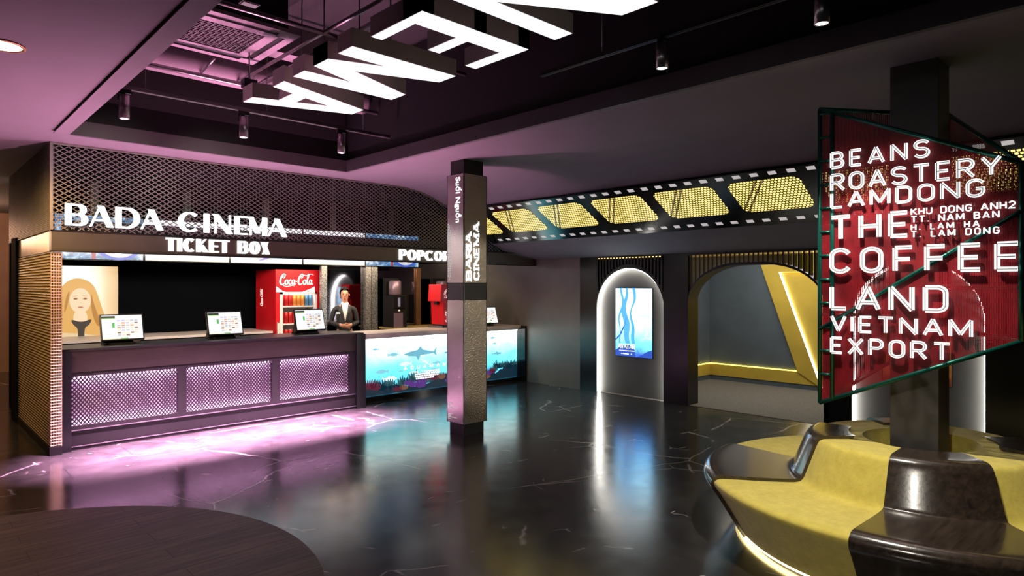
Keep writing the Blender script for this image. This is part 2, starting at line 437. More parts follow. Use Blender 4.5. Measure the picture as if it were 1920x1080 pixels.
def ribbon(pts, closed, wfun):
    n = len(pts); L, R = [], []
    for i in range(n):
        a = pts[i-1] if (closed or i>0) else None; b = pts[i]; c = pts[(i+1)%n] if (closed or i<n-1) else None
        def dr(p,q):
            d = (q[0]-p[0], q[1]-p[1]); l = math.hypot(*d) or 1; return (d[0]/l, d[1]/l)
        d1 = dr(a,b) if a else dr(b,c); d2 = dr(b,c) if c else d1
        n1 = (-d1[1],d1[0]); n2 = (-d2[1],d2[0]); m = (n1[0]+n2[0], n1[1]+n2[1]); l = math.hypot(*m) or 1; m = (m[0]/l, m[1]/l)
        cs = max(.45, m[0]*n1[0]+m[1]*n1[1]); t = ((d1[0]+d2[0])/2, (d1[1]+d2[1])/2)
        h = wfun(t)/2/cs
        L.append((b[0]+m[0]*h, b[1]+m[1]*h)); R.append((b[0]-m[0]*h, b[1]-m[1]*h))
    return L, R
def emit_ribbon(mb, L, R, closed, f, z0, z1, mi=0):
    """f maps (x,y,z) to 3-D; extruded from z0 (back) to z1 (front)"""
    n = len(L); vs = [f(p[0],p[1],z) for z in (z0,z1) for p in L+R]; fs = []
    for i in range(n if closed else n-1):
        j = (i+1)%n
        fs += [(2*n+i,3*n+i,3*n+j,2*n+j), (i,j,n+j,n+i), (i,2*n+i,2*n+j,j), (n+i,n+j,3*n+j,3*n+i)]
    if not closed: fs += [(0,n,3*n,2*n), (n-1,2*n-1,4*n-1,3*n-1)]
    mb.add(vs, fs, mi)
def frame(O, U, V, Nn):
    O,U,V,Nn = map(Vector,(O,U,V,Nn))
    return lambda x,y,z=0.: O+U*x+V*y+Nn*z
def wf(thick, thin=None):
    """weight function factory by tag: stressed when thin is given"""
    def get(tagw):
        if thin is None: return lambda t: thick
        if tagw == 'T': return lambda t: thick
        if tagw == 't': return lambda t: thin
        return lambda t: thin+(thick-thin)*min(1,abs(t[1]))**1.3
    return get
def text_layout(txt, rnd, k, gap):
    x = 0; out = []
    for ch in txt:
        w, S = glyph(ch, rnd, k); out.append((ch, x, w, S)); x += w+gap
    return out, x-gap
def lettering(txt, f, H, width, depth, parent, mat, rnd='stad', k=1.0, gap=.3, weight=.13, thin=None, inline=None, slab=0., name='letter', half=True, ht=None):
    """one mesh per letter: f maps local metres to world; H cap height; width fits the whole line"""
    lay, tot = text_layout(txt, rnd, k, gap); sx = width/tot; W = wf(weight, thin); hw = weight/2
    objs = []
    for ch, x, w, S in lay:
        if not S: continue
        mb = MB()
        for pts, tg, closed in S:
            # inset the skeleton so that outer edges sit on the cap height
            q = [((x+px)*sx, (weight/2 if thin is None else thin/2)*H + py*(H-(weight if thin is None else thin)*H)) for px,py in pts]
            wfn = W(tg)
            L,R = ribbon(q, closed, lambda t: wfn(t)*H)
            if tg == 'T' and len(q) == 2 and thin is not None:     # flat ends on cap line and base line
                pass
            emit_ribbon(mb, L, R, closed, f, 0, depth, 0)
            if inline: 
                L,R = ribbon(q, closed, lambda t: inline*H); emit_ribbon(mb, L, R, closed, f, depth, depth+.0015, 1)
            if slab and tg == 'T':
                for e in (q[0], q[-1]):
                    d = .16*H*.5; y = min(max(e[1], d*.9), H-d*.9)
                    emit_ribbon(mb, [(e[0]-slab*H,y+d),(e[0]+slab*H,y+d)], [(e[0]-slab*H,y-d),(e[0]+slab*H,y-d)], False, f, 0, depth, 0)
        objs.append(part(name, mb, [mat]+([inline and 'inline_gray'] if inline else []), parent))
    return objs
def font_mesh(txt, size, f, depth, bold=0.):
    """built-in Blender font turned into a mesh, for lower-case lettering"""
    cu = bpy.data.curves.new('txt', 'FONT'); cu.body = txt; cu.size = size; cu.extrude = .5; cu.offset = bold
    o = bpy.data.objects.new('txt', cu); COL.objects.link(o)
    dg = bpy.context.evaluated_depsgraph_get(); me = bpy.data.meshes.new_from_object(o.evaluated_get(dg))
    mb = MB(); mb.add([f(v.co.x, v.co.y, (v.co.z+.5)*depth) for v in me.vertices], [tuple(p.vertices) for p in me.polygons])
    bpy.data.objects.remove(o); bpy.data.curves.remove(cu); bpy.data.meshes.remove(me)
    return mb
def lattice(mb, f, w, top, cw, ch, sw, th, bottom=0.):
    """expanded metal: two sets of diagonal bars inside 0..w, bottom..top(x)"""
    s = ch/cw; hmax = max(top(w*i/40) for i in range(41)); ln = math.hypot(cw, ch)
    for sg in (1,-1):
        k0 = int(-(w*s)/ch)-2; k1 = int((hmax+w*s)/ch)+2
        for kk in range(k0, k1+1):
            def y(x): return kk*ch + sg*s*x
            seg = None; M = 240; prev = None
            for i in range(M+1):
                x = w*i/M; yy = y(x); ins = bottom <= yy <= top(x)
                if ins and seg is None: seg = [x, x]
                if ins: seg[1] = x
                if (not ins or i == M) and seg:
                    if seg[1] > seg[0]:
                        x0, x1 = seg
                        # stretch the ends to the border exactly
                        nx, ny = -sg*ch/ln*sw/2, cw/ln*sw/2
                        A, B = (x0, y(x0)), (x1, y(x1))
                        emit_ribbon(mb, [(A[0]+nx,A[1]+ny),(B[0]+nx,B[1]+ny)], [(A[0]-nx,A[1]-ny),(B[0]-nx,B[1]-ny)], False, f, 0, th)
                    seg = None

# ------------------------------------------------------------------ room dimensions (metres; camera stands at the origin)
HC = 3.14; XW = 8.2; YF = 7.85
PROF = [(5.20,3.14),(5.45,3.135),(5.70,3.10),(5.95,3.03),(6.33,2.875),(7.17,2.40),(7.42,2.31),(7.74,2.235),(8.0,2.185),(8.2,2.16)]
def ztop(x):
    if x <= PROF[0][0]: return HC
    for (a,za),(b,zb) in zip(PROF, PROF[1:]):
        if x <= b: return za+(zb-za)*(x-a)/(b-a)
    return PROF[-1][1]
RX0a, RX0b, RX1, RY0, RY1 = 1.10, 1.20, 4.18, -2.2, 7.28       # recess opening

# ------------------------------------------------------------------ setting
struct('floor', bx((-3,-3.4,-.1),(XW+.02,16.4,0)), 'marble_floor', (0,0,0))
mb = MB(); mb.prism([(.10+1.90*math.cos(2*PI*i/96), 4.22+1.90*math.sin(2*PI*i/96), .0005) for i in range(96)], (0,0,.0025))
struct('floor_wood_disc', mb, 'plank_floor', (0,0,0))
struct('floor_corridor', bx((XW+.02,-3.4,-.1),(12.6,8.0,.004)), 'carpet', (XW,0,0))
mb = MB()
mb.box((-3,-3.4,HC),(RX0a,16.4,HC+.12)); mb.prism([(RX0a,RY0,HC),(RX0b,RY1,HC),(RX0a,RY1,HC)], (0,0,.12))
mb.box((RX0a,RY1,HC),(5.2,16.4,HC+.12)); mb.box((RX1,-3.4,HC),(5.2,RY1,HC+.12)); mb.box((RX0a,-3.4,HC),(RX1,RY0,HC+.12))
sub = []
for (a,za),(b,zb) in zip(PROF, PROF[1:]):
    for i in range(4): sub.append((a+(b-a)*i/4, za+(zb-za)*i/4))
sub.append(PROF[-1])
mb.sheet([[(x,-3.4,z),(x,YF+.03,z)] for x,z in sub]); mb.sheet([[(x,YF+.03,z+.12),(x,-3.4,z+.12)] for x,z in sub]); mb.box((5.2,YF+.03,HC),(XW,16.4,HC+.12))
struct('ceiling', mb, 'soffit_paint', (0,0,HC))
mb = MB()
for a,b in (((RX0b,RY1),(RX1,RY1)), ((RX1,RY0),(RX1,RY1)), ((RX0a,RY0),(RX0b,RY1)), ((RX0a,RY0),(RX1,RY0))):
    d = Vector((b[0]-a[0], b[1]-a[1], 0)).normalized(); n = Vector((-d.y, d.x, 0)); c = Vector(((RX0a+RX1)/2, (RY0+RY1)/2, 0))
    if n.dot(c-Vector((*a,0))) > 0: n = -n
    mb.prism([(*a,HC+.10),(*b,HC+.10),(*b,4.35),(*a,4.35)], n*.05)
mb.box((RX0a-.1,RY0-.1,4.35),(RX1+.1,RY1+.1,4.42))
struct('ceiling_recess', mb, 'recess_black', (0,0,HC))
mb = MB()
for a,b in (((RX0b,RY1),(RX1,RY1)), ((RX1,RY0),(RX1,RY1)), ((RX0a,RY0),(RX0b,RY1)), ((RX0a,RY0),(RX1,RY0))):
    d = Vector((b[0]-a[0], b[1]-a[1], 0)).normalized(); n = Vector((-d.y, d.x, 0)); c = Vector(((RX0a+RX1)/2, (RY0+RY1)/2, 0))
    if n.dot(c-Vector((*a,0))) < 0: n = -n
    A = Vector((*a,HC-.02)); B = Vector((*b,HC-.02))
    mb.prism([A-d*0, B, B+n*.045, A+n*.045], (0,0,.14))
struct('trim_1', mb, 'lip_paint', (0,0,HC))
mb = MB(); a_ = (RX0a,RY0); b_2 = (RX0b,RY1)
mb.prism([(RX0a-.075,RY0,HC-.026),(RX0b-.075,RY1,HC-.026),(RX0b+.045,RY1,HC-.026),(RX0a+.045,RY0,HC-.026)], (0,0,.005))
struct('trim_6', mb, 'soffit_paint', (0,0,HC))
mb = MB(); mb.box((-3,16.2,0),(XW,16.4,HC)); struct('wall_far', mb, 'tan_wall', (0,16.2,0))
struct('wall_left', bx((-3.1,-3.4,0),(-3,16.4,HC)), 'dark_room', (-3,0,0))
struct('wall_near', bx((-3,-3.5,0),(12.6,-3.4,HC)), 'dark_room', (0,-3.4,0))
struct('wall_back', bx((1.27,11.42,0),(XW+.2,11.55,HC)), 'booth_wall', (4.7,11.42,0))
struct('wall_booth_left', bx((1.17,10.05,0),(1.27,10.42,2.30)), 'booth_wall', (1.22,10.2,0))
struct('wall_mirror', bx((5.42,10.20,0),(XW,10.30,3.0)), 'mirror_black', (6.8,10.2,0))
# right wall: plaster at the back, black portal with arches, black end piece
struct('wall_right', bx((XW,6.86,0),(XW+.25,11.6,2.30)), 'gray_plaster', (XW,8.5,0))
def wall_ring(mb, y0, y1, ztop_, arch, x, D, n=28):
    """portal face (in the YZ plane at x) with an arched hole: arch = (ya, yb, zspring, ztop)"""
    ya, yb, zs, zt = arch; c = (ya+yb)/2; r = (yb-ya)/2
    pts = [(ya,0)]+[(c-r*math.cos(PI*i/n), zs+(zt-zs)*math.sin(PI*i/n)) for i in range(n+1)]+[(yb,0)]
    outer = [(y0,0)]+[(y0 if i < n/2 else y1, ztop_) if False else None for i in range(0)]
    # left jamb, right jamb, then the spandrel as quads up to the top edge
    mb.prism([(x,y0,0),(x,ya,0),(x,ya,ztop_),(x,y0,ztop_)], (D,0,0))
    mb.prism([(x,yb,0),(x,y1,0),(x,y1,ztop_),(x,yb,ztop_)], (D,0,0))
    for p,q in zip(pts[1:-1], pts[2:-1]):
        mb.prism([(x,p[0],p[1]),(x,q[0],q[1]),(x,q[0],ztop_),(x,p[0],ztop_)], (D,0,0))
    return pts
N1 = (5.264,6.52,1.342,1.97); N2 = (1.41,2.70,1.325,1.97)
mb = MB(); wall_ring(mb, 5.262, 6.86, 2.16, N1, XW, .10)
struct('wall_portal', mb, 'portal_black', (XW,6,0))
struct('wall_pillar', bx((XW-.02,4.86,0),(XW+.26,5.262,2.16)), 'portal_black', (XW,5.06,0))
mb = MB(); wall_ring(mb, .0, 3.0, 2.16, N2, XW, .10); mb.box((XW,2.96,0),(XW+.26,3.02,2.16)); mb.box((XW,-3.4,0),(XW+.26,0,2.16))
struct('wall_portal_front', mb, 'portal_black', (XW,2,0))
struct('wall_above', bx((XW,-3.4,2.161),(XW+.26,16.3,3.2)), 'dark_room', (XW,5,2.16))
# opening arch lining + slats
def archz(y):
    c = 3.93; h = .93; flat = .16
    u = max(0, abs(y-c)-flat)/(h-flat)
    return 1.46+.52*math.sqrt(max(0, 1-min(1,u)**2))
ys = [3.0+1.86*i/60 for i in range(61)]
ys = [3.93-.93*math.cos(PI*i/60) for i in range(61)]
mb = MB()
for a,b in zip(ys, ys[1:]):
    za, zb = archz(a), archz(b); mb.prism([(XW-.02,a,za),(XW-.02,b,zb),(XW-.02,b,zb+.035),(XW-.02,a,za+.035)], (.27,0,0))
mb.box((XW-.02,3.0,2.135),(XW+.25,4.86,2.16))
tr = struct('trim_2', mb, 'satin_black', (XW,3.93,0))
for i in range(28):
    y = 3.06+1.76*i/27; z = archz(y)+.02
    part('slat', bx((XW,y-.011,z),(XW+.10,y+.011,2.137)), 'satin_black', tr)
part('led_strip', bx((XW+.115,3.06,2.118),(XW+.128,4.83,2.134)), 'gold_led', tr)
# slats above the first niche
mb = MB(); mb.box((XW-.03,5.262,2.14),(XW,6.50,2.16))
tr = struct('trim_3', mb, 'satin_black', (XW,5.9,2.1))
def nz(y, a):
    c = (a[0]+a[1])/2; r = (a[1]-a[0])/2
    return a[2]+(a[3]-a[2])*math.sqrt(max(0, 1-((y-c)/r)**2))
for i in range(21):
    y = 5.29+1.19*i/20; z = max(nz(y, N1)+.06, 1.62)
    part('slat', bx((XW-.03,y-.014,z),(XW-.002,y+.014,2.14)), 'satin_black', tr)
    if i < 20: part('led_dot', bx((XW-.02,y+.018,2.128),(XW-.006,y+.042,2.138)), 'gold_led', tr)
# lit arch niches
def niche(a, nm, pic, lab):
    ya, yb, zs, zt = a; c = (ya+yb)/2; r = (yb-ya)/2; n = 40
    path = [(ya,.0),(ya,zs*.5),(ya,zs)]+[(c-r*math.cos(PI*i/n), zs+(zt-zs)*math.sin(PI*i/n)) for i in range(1,n)]+[(yb,zs),(yb,zs*.5),(yb,0)]
    th = thing('lit_arch_niche', lab, 'niche', (XW,c,0))
    mb = MB(); mb.prism([(XW+.10,y,z) for y,z in path], (.03,0,0)); part('back_panel', mb, 'niche_gray', th)
    ins = lambda d: [(ya+d,.004)]+[(c-(r-d)*math.cos(PI*i/n), zs+(zt-zs-d)*math.sin(PI*i/n)) for i in range(n+1)]+[(yb-d,.004)]
    P, Q = ins(.001), ins(.016)
    mb = MB()
    for (p,q),(p2,q2) in zip(zip(P,Q), zip(P[1:],Q[1:])):
        mb.prism([(XW+.03,*p),(XW+.03,*p2),(XW+.03,*q2),(XW+.03,*q)], (.066,0,0))
    part('light_ring', mb, 'ring_led', th)
    return th
niche(N1, 1, None, 'tall arched wall niche outlined in white light beside the booth wall')
niche(N2, 2, None, 'tall arched wall niche outlined in white light behind the round bench')
def wall_screen(y0, y1, z0, z1, lab, pic):
    th = thing('poster_screen', lab, 'screen', (XW+.10,(y0+y1)/2,z0))
    part('housing', bx((XW+.066,y0-.006,z0-.006),(XW+.098,y1+.006,z1+.006)), 'gloss_black', th)
    part('display', bx((XW+.060,y0,z0),(XW+.066,y1,z1)), pic, th, org=(XW+.060,(y0+y1)/2,z0))
    return th
def flat(mb, pts, f, z0=.0, t=.002, mi=0):
    mb.prism([f(x,y,z0) for x,y in pts], f(0,0,t)-f(0,0,0), mi)
def ell(cx, cy, rx, ry, n=24, rot=0.):
    c, s = math.cos(rot), math.sin(rot)
    return [(cx+rx*math.cos(2*PI*i/n)*c-ry*math.sin(2*PI*i/n)*s, cy+rx*math.cos(2*PI*i/n)*s+ry*math.sin(2*PI*i/n)*c) for i in range(n)]
ws = wall_screen(5.513, 6.182, .61, 1.66, 'tall blue film poster screen glowing inside the first lit arch', 'blue_picture')
f = frame((XW+.059,6.182,.61), (0,-1,0), (0,0,1), (-1,0,0))
mb = MB()   # plain abstract picture: dark hanging drapery on pale blue, sweeping line and deep-blue ground
for x0,ww,ph in ((.20,.075,.0),(.33,.045,.9),(.10,.03,1.9)):
    L = []; R_ = []
    for i in range(25):
        zz = 1.055-.86*i/24; xx = x0+.030*math.sin(zz*6.5+ph)+.02*math.sin(zz*15+ph); hw = ww*(.35+.65*abs(math.sin(zz*3.1+ph)))/1.4
        L.append((xx-hw,zz)); R_.append((xx+hw,zz))
    flat(mb, L+R_[::-1], f)
part('picture_drapery', mb, 'pic_blue', ws)
mb = MB()
flat(mb, [(0,.26),(.08,.34),(.16,.48),(.20,.60),(.21,.60),(.18,.47),(.10,.32),(0,.235)], f)
flat(mb, [(.0,0),(.38,0),(.36,.10),(.30,.18),(.10,.16),(.0,.08)], f, .0, .0016)
flat(mb, [(.40,.0),(.67,.0),(.67,.12),(.60,.10),(.52,.06)], f)
part('picture_ground', mb, 'pic_blue_deep', ws)
for pl_ in ([(.44,.62),(.52,.66),(.62,.65),(.66,.60),(.58,.61),(.50,.60)], [(.48,.28),(.58,.31),(.67,.30),(.67,.285),(.58,.29)], [(.55,.42),(.62,.44),(.67,.40),(.60,.405)]):
    mb = MB(); flat(mb, pl_, f); part('picture_stroke', mb, 'pic_blue_pale', ws)
f2 = frame((XW+.056,6.13,.725), (0,-1,0), (0,0,1), (-1,0,0))
lettering('AVATAR', f2, .082, .31, .002, ws, 'pic_white', gap=.10, weight=.17, thin=.10, k=1.1)
mb = MB()
for x0 in range(14): flat(mb, [(.02+.021*x0,-.035),(.034+.021*x0,-.035),(.034+.021*x0,-.023),(.02+.021*x0,-.023)], f2)
for a,b in ((.06,.075),(.09,.20),(.24,.26)): flat(mb, [(a,-.085),(b,-.085),(b,-.070),(a,-.070)], f2)
part('small_print', mb, 'pic_white', ws)
ws2 = wall_screen(1.72, 2.39, .61, 1.66, 'tall dark orange poster screen in the niche behind the column', 'orange_picture')
# corridor behind the opening
XB = 10.85
struct('wall_corridor_back', bx((XB,-3.4,0),(XB+.1,6.05,2.7)), 'corridor_gray', (XB,3,0))
struct('wall_corridor_left', bx((XW+.26,6.0,0),(XB,6.1,2.7)), 'corridor_gray', (9.5,6,0))
struct('ceiling_corridor', bx((XW+.26,-3.4,2.62),(XB+.1,6.1,2.7)), 'corridor_gray', (9.5,3,2.62))
mb = MB(); mb.box((XB-.03,2.0,.085),(XB,6.0,.285)); mb.box((XW+.3,5.97,.085),(XB,6.0,.285))
tr = struct('trim_4', mb, 'corridor_yellow', (XB,5,0))
part('led_strip', bx((XB-.028,4.42,.286),(XB-.012,5.97,.300)), 'yellow_led', tr)
part('led_strip', bx((XW+.3,5.972,.286),(XB-.03,5.985,.300)), 'yellow_led', tr)
struct('baseboard_corridor', MB().box((XB-.02,2,0),(XB-.001,6,.082)).box((XW+.3,5.98,0),(XB,5.999,.082)), 'corridor_gray', (XB,5,0))
# big slanted yellow wall piece with an inset edged by a light line
mb = MB()
A, B, C_, D_ = (5.02,2.06), (4.36,.286), (4.09,.05), (4.82,1.93)
mb.prism([(XB-.05,5.04,2.13),(XB-.05,4.39,.286),(XB-.05,4.02,.06),(XB-.05,4.70,1.93),(XB-.05,4.70,2.4),(XB-.05,5.1,2.4)], (.05,0,0))
mb.prism([(XB-.05,4.70,1.93),(XB-.05,1.0,1.93),(XB-.05,1.0,2.4),(XB-.05,4.70,2.4)], (.05,0,0))
mb.prism([(XB-.012,4.70,1.93),(XB-.012,4.02,.06),(XB-.012,1.0,.06),(XB-.012,1.0,1.93)], (.012,0,0))
tr = struct('trim_5', mb, 'corridor_yellow', (XB,4.4,0))
mb = MB(); mb.prism([(XB-.052,4.70,1.93),(XB-.052,4.675,1.93),(XB-.052,3.995,.06),(XB-.052,4.02,.06)], (.03,0,0))
part('led_strip', mb, 'white_led', tr)
mb = MB(); mb.box((XB-.040,1.2,1.925),(XB-.020,4.66,1.935)); part('led_strip', mb, 'yellow_led', tr)

# ------------------------------------------------------------------ film strip on the sloping ceiling
th = thing('film_strip_light', 'long black film strip lightbox with glowing yellow frames along the ceiling', 'light', (6.7,4.2,2.6))
x0,z0 = 6.30,ztop(6.30)-.012; x1,z1 = 7.13,ztop(7.13)-.012
E1 = Vector((x1-x0,0,z1-z0)); LW = E1.length; E1.normalize(); EN = Vector((E1.z,0,-E1.x)); EN = EN if EN.z < 0 else -EN
fs = lambda u,y,n=0.: Vector((x0,y,z0))+E1*u+EN*n
du = 1/math.cos(math.atan2(ztop(6.33)-ztop(7.17), .84))
mb = MB(); mb.prism([fs(0,-1.2), fs(0,YF-.06), fs(LW,YF-.06), fs(LW,-1.2)], EN*.03)
part('strip_base', mb, 'film_black', th)
for k in range(-4, 6):
    ya, yb = 2.60+.93*k, 3.365+.93*k
    if yb > YF-.1: yb = YF-.1
    u0, u1 = (6.43-x0)*du, (6.89-x0)*du; r = .09; n = 6
    cs = [(u0+r, ya+r, 180, 270), (u1-r, ya+r, 270, 360), (u1-r, yb-r, 0, 90), (u0+r, yb-r, 90, 180)]
    pl = []
    for cu_,cy_,a0,a1 in cs:
        for i in range(n+1):
            a = math.radians(a0+(a1-a0)*i/n); pl.append((cu_+r*math.cos(a), cy_+r*math.sin(a)))
    mb = MB(); mb.prism([fs(u,y,.030) for u,y in pl], EN*.004)
    o = part('frame_window', mb, 'film_glow', th, org=fs((u0+u1)/2, ya, .03))
for k in range(-18, 25):
    y = 3.20+.188*k
    if y > YF-.15: continue
    for xx in (6.345, 7.045):
        u = (xx-x0)*du
        mb = MB(); mb.prism([fs(u-.026,y-.04,.03), fs(u-.026,y+.04,.03), fs(u+.026,y+.04,.03), fs(u+.026,y-.04,.03)], EN*.003)
        part('sprocket_hole', mb, 'sprocket_glow', th)

# ------------------------------------------------------------------ ceiling recess: tracks, spotlights, air conditioner, pipes
ZT = 3.375
def rail(a, b, lab):
    a, b = Vector(a), Vector(b); d = (b-a).normalized(); s = Vector((-d.y,d.x,0))
    th = thing('track_rail', lab, 'rail', tuple((a+b)/2), 'track light rails')
    mb = MB(); mb.obox((a+b)/2, d*(b-a).length/2, s*.006, Vector((0,0,.018)))
    for q in (-1,1): mb.obox((a+b)/2+s*q*.015, d*(b-a).length/2, s*.005, Vector((0,0,.016)))
    part('profile', mb, 'steel' if 'front' not in lab else 'satin_black', th)
    L = (b-a).length
    for t in (.12,.5,.88):
        p = a+d*L*t; part('suspension_wire', MB().tube([p+Vector((0,0,.016)), Vector((p.x,p.y,4.35))], .003, 6), 'steel', th)
    return th
rail((1.28,6.2,ZT),(4.085,6.2,ZT), 'long dark track rail above the ticket booth with three spotlights')
rail((3.7,-1.5,ZT-.02),(3.7,3.49,ZT-.02), 'dark track rail at the front right ceiling edge with two spotlights')
def spot(x, y, lab, L=.20, r=.040):
    z = ZT-.02
    th = thing('track_spotlight', lab, 'spotlight', (x,y,z), 'track spotlights')
    part('adapter', bx((x-.05,y-.014,z-.03),(x+.05,y+.014,z+.002)), 'black_plastic', th)
    part('bracket', MB().box((x-.008,y-.006,z-.10),(x+.008,y+.006,z-.03)).box((x-r-.012,y-.006,z-.10),(x-r-.004,y+.006,z-.03)).box((x-r-.012,y-.006,z-.04),(x+.008,y+.006,z-.03)), 'black_plastic', th)
    mb = MB(); mb.lathe((x,y,0), [(.001,z-.045),(r,z-.048),(r,z-.045-L),(r-.006,z-.047-L),(r-.006,z-.035-L),(.001,z-.035-L)], 24); part('barrel', mb, 'steel', th)
    mb = MB(); mb.lathe((x,y,0), [(.001,z-.042-L),(r-.007,z-.042-L)], 24); part('lens', mb, 'lens_glow', th)
spot(1.455,6.2,'small black track spotlight nearest the left ceiling edge above the booth')
spot(2.456,6.2,'middle black spotlight of three on the rail above the booth')
spot(3.486,6.2,'right black spotlight of three on the rail above the booth')
spot(3.7,2.39,'black spotlight on the front right rail, left of its two', .17)
spot(3.7,1.372,'black spotlight on the front right rail, right of its two at the top edge', .17)
# air conditioner
th = thing('ceiling_air_conditioner', 'square cassette air conditioner in the ceiling recess beside the letters', 'air conditioner', (2.08,5.78,3.85))
ax0,ax1,ay0,ay1,az = 1.56,2.58,5.27,6.29,3.85
part('body', bx((ax0+.08,ay0+.08,az+.03),(ax1-.08,ay1-.08,4.2)), 'satin_black', th)
mb = MB()
g0,g1,h0,h1 = ax0+.22,ax1-.22,ay0+.22,ay1-.22
for a,b in (((ax0,ay0),(ax1,ay0+.07)),((ax0,ay1-.07),(ax1,ay1)),((ax0,ay0+.07),(ax0+.07,ay1-.07)),((ax1-.07,ay0+.07),(ax1,ay1-.07)),
            ((ax0+.13,ay0+.13),(ax1-.13,h0)),((ax0+.13,h1),(ax1-.13,ay1-.13)),((ax0+.13,h0),(g0,h1)),((g1,h0),(ax1-.13,h1)),
            ((ax0+.07,ay0+.07),(ax0+.16,ay0+.16)),((ax1-.16,ay0+.07),(ax1-.07,ay0+.16)),((ax0+.07,ay1-.16),(ax0+.16,ay1-.07)),((ax1-.16,ay1-.16),(ax1-.07,ay1-.07))):
    mb.box((*a,az),(*b,az+.03))
part('panel', mb, 'duct_paint', th)
mb = MB()
for i in range(15):
    y = h0+(h1-h0)*(i+.5)/15; mb.box((g0,y-.005,az+.008),(g1,y+.005,az+.02))
for i in range(15):
    x = g0+(g1-g0)*(i+.5)/15; mb.box((x-.004,h0,az+.01),(x+.004,h1,az+.022))
part('grille', mb, 'duct_dark', th)
for a,b in (((ax0+.17,ay0+.075),(ax1-.17,ay0+.125)),((ax0+.17,ay1-.125),(ax1-.17,ay1-.075)),((ax0+.075,ay0+.17),(ax0+.125,ay1-.17)),((ax1-.125,ay0+.17),(ax1-.075,ay1-.17))):
    part('louvre', bx((*a,az+.012),(*b,az+.02)), 'satin_black', th)
single('air_duct', MB().tube([(1.22,6.86,3.92),(4.16,6.86,3.92)], .15, 24), 'duct_paint', 'large round grey air duct running along the back of the ceiling recess', 'duct', (2.6,6.86,3.92))
single('beam', bx((1.22,6.30,4.05),(4.16,6.5,4.345)), 'duct_paint', 'grey ceiling beam crossing the recess behind the air conditioner', 'beam', (2.6,6.4,4.05))
def pipe(name, pts, r, lab, mat='steel'): single(name, MB().tube(pts, r, 10), mat, lab, 'pipe', pts[0], 'ceiling pipes')
pipe('ceiling_pipe', [(1.2,6.55,3.72),(4.15,6.55,3.72)], .022, 'thin dark pipe running across the recess beneath the round duct')
pipe('ceiling_pipe', [(2.75,-1.5,3.75),(2.75,6.9,3.75)], .028, 'dark pipe running lengthwise above the large hanging letters')
pipe('ceiling_pipe', [(2.62,3.0,3.80),(2.62,6.9,3.80)], .016, 'thinner pipe beside the lengthwise pipe above the letters')
pipe('ceiling_pipe', [(1.1,4.95,3.80),(4.15,4.95,3.80)], .020, 'pipe crossing the recess in front of the air conditioner')
pipe('ceiling_pipe', [(1.1,3.7,3.95),(4.15,3.7,3.95)], .024, 'pipe crossing the recess nearest the top of the view')
pipe('cable_bracket', [(2.25,6.35,3.86),(2.25,6.75,3.80)], .012, 'short rod strapping the pipe by the round duct')
def sensor(x, y, z, lab):
    th = thing('wall_washer', lab, 'fixture', (x,y,z), 'small box fixtures in the recess')
    part('box', bx((x-.06,y-.04,z),(x+.06,y+.04,z+.08)), 'black_plastic', th)
    part('lens', bx((x-.05,y-.03,z-.006),(x+.05,y+.03,z)), 'steel', th)
    part('stem', MB().tube([(x,y,z+.08),(x,y,4.35)], .008, 8), 'steel', th)
sensor(1.79,4.42,3.62,'small dark box fixture beside the air conditioner near the top edge')
sensor(2.42,5.98,3.52,'small dark box fixture behind the last big letter')

# ------------------------------------------------------------------ hanging CINEMA letters
ZL = 3.30; TH = .125; LX0, LX1 = 2.245, 3.14; HH = LX1-LX0
def hang_letter(ch, ya, yb, strokes, lab, clip=None):
    """strokes: outline polygons in (right=+Y in 0..1, up=+X in 0..1)"""
    th = thing('hanging_letter', lab, 'letter', ((LX0+LX1)/2,(ya+yb)/2,ZL), 'big ceiling letters')
    w = yb-ya
    body, face = MB(), MB()
    for pl in strokes:
        P = [(LX0+v*HH, ya+u*w) for u,v in pl]
        body.prism([(x,y,ZL+.003) for x,y in P], (0,0,TH))
        c = [sum(p[0] for p in P)/len(P), sum(p[1] for p in P)/len(P)]
        n = len(P); Q = []
        ar = sum(P[i][0]*P[(i+1)%n][1]-P[(i+1)%n][0]*P[i][1] for i in range(n)); sg = 1 if ar > 0 else -1
        for i in range(n):
            a,b,d = Vector(P[i-1]), Vector(P[i]), Vector(P[(i+1)%n])
            e1 = (b-a).normalized(); e2 = (d-b).normalized(); n1 = Vector((-e1.y,e1.x))*sg; n2 = Vector((-e2.y,e2.x))*sg
            m = (n1+n2); m = m/max(.35, m.length_squared/2)/1.0*.5*2 if m.length > 1e-6 else n1
            q = b + (n1+n2)/max(.6,(1+n1.dot(n2)))*.006
            Q.append(q)
        face.prism([(q.x,q.y,ZL) for q in Q], (0,0,.004))
    part('housing', body, 'letter_side', th)
    part('diffuser', face, 'ceiling_letter', th)
    for u in (.25,.75): 
        x = (LX0+LX1)/2; y = ya+u*w
        if ch in 'I': y = ya+w*.5
        if ch == 'N' : y = ya+u*w
        part('suspension_rod', MB().tube([(x,y,ZL+.10),(x,y,4.35)], .006, 8), 'steel', th)
        if ch == 'I': break
b_ = .22
def bar(p, q, t, ends='h'):
    """diagonal bar with horizontal ends: p,q centre points, t horizontal width"""
    return [(p[0]-t/2,p[1]),(p[0]+t/2,p[1]),(q[0]+t/2,q[1]),(q[0]-t/2,q[1])]
hang_letter('A', 4.874, 5.69, [bar((.13,0),(.5,1),.25), bar((.87,0),(.5,1),.25), [(.22,.22),(.78,.22),(.72,.38),(.28,.38)]], 'big glowing letter A, last of the ceiling letters, nearest the booth')
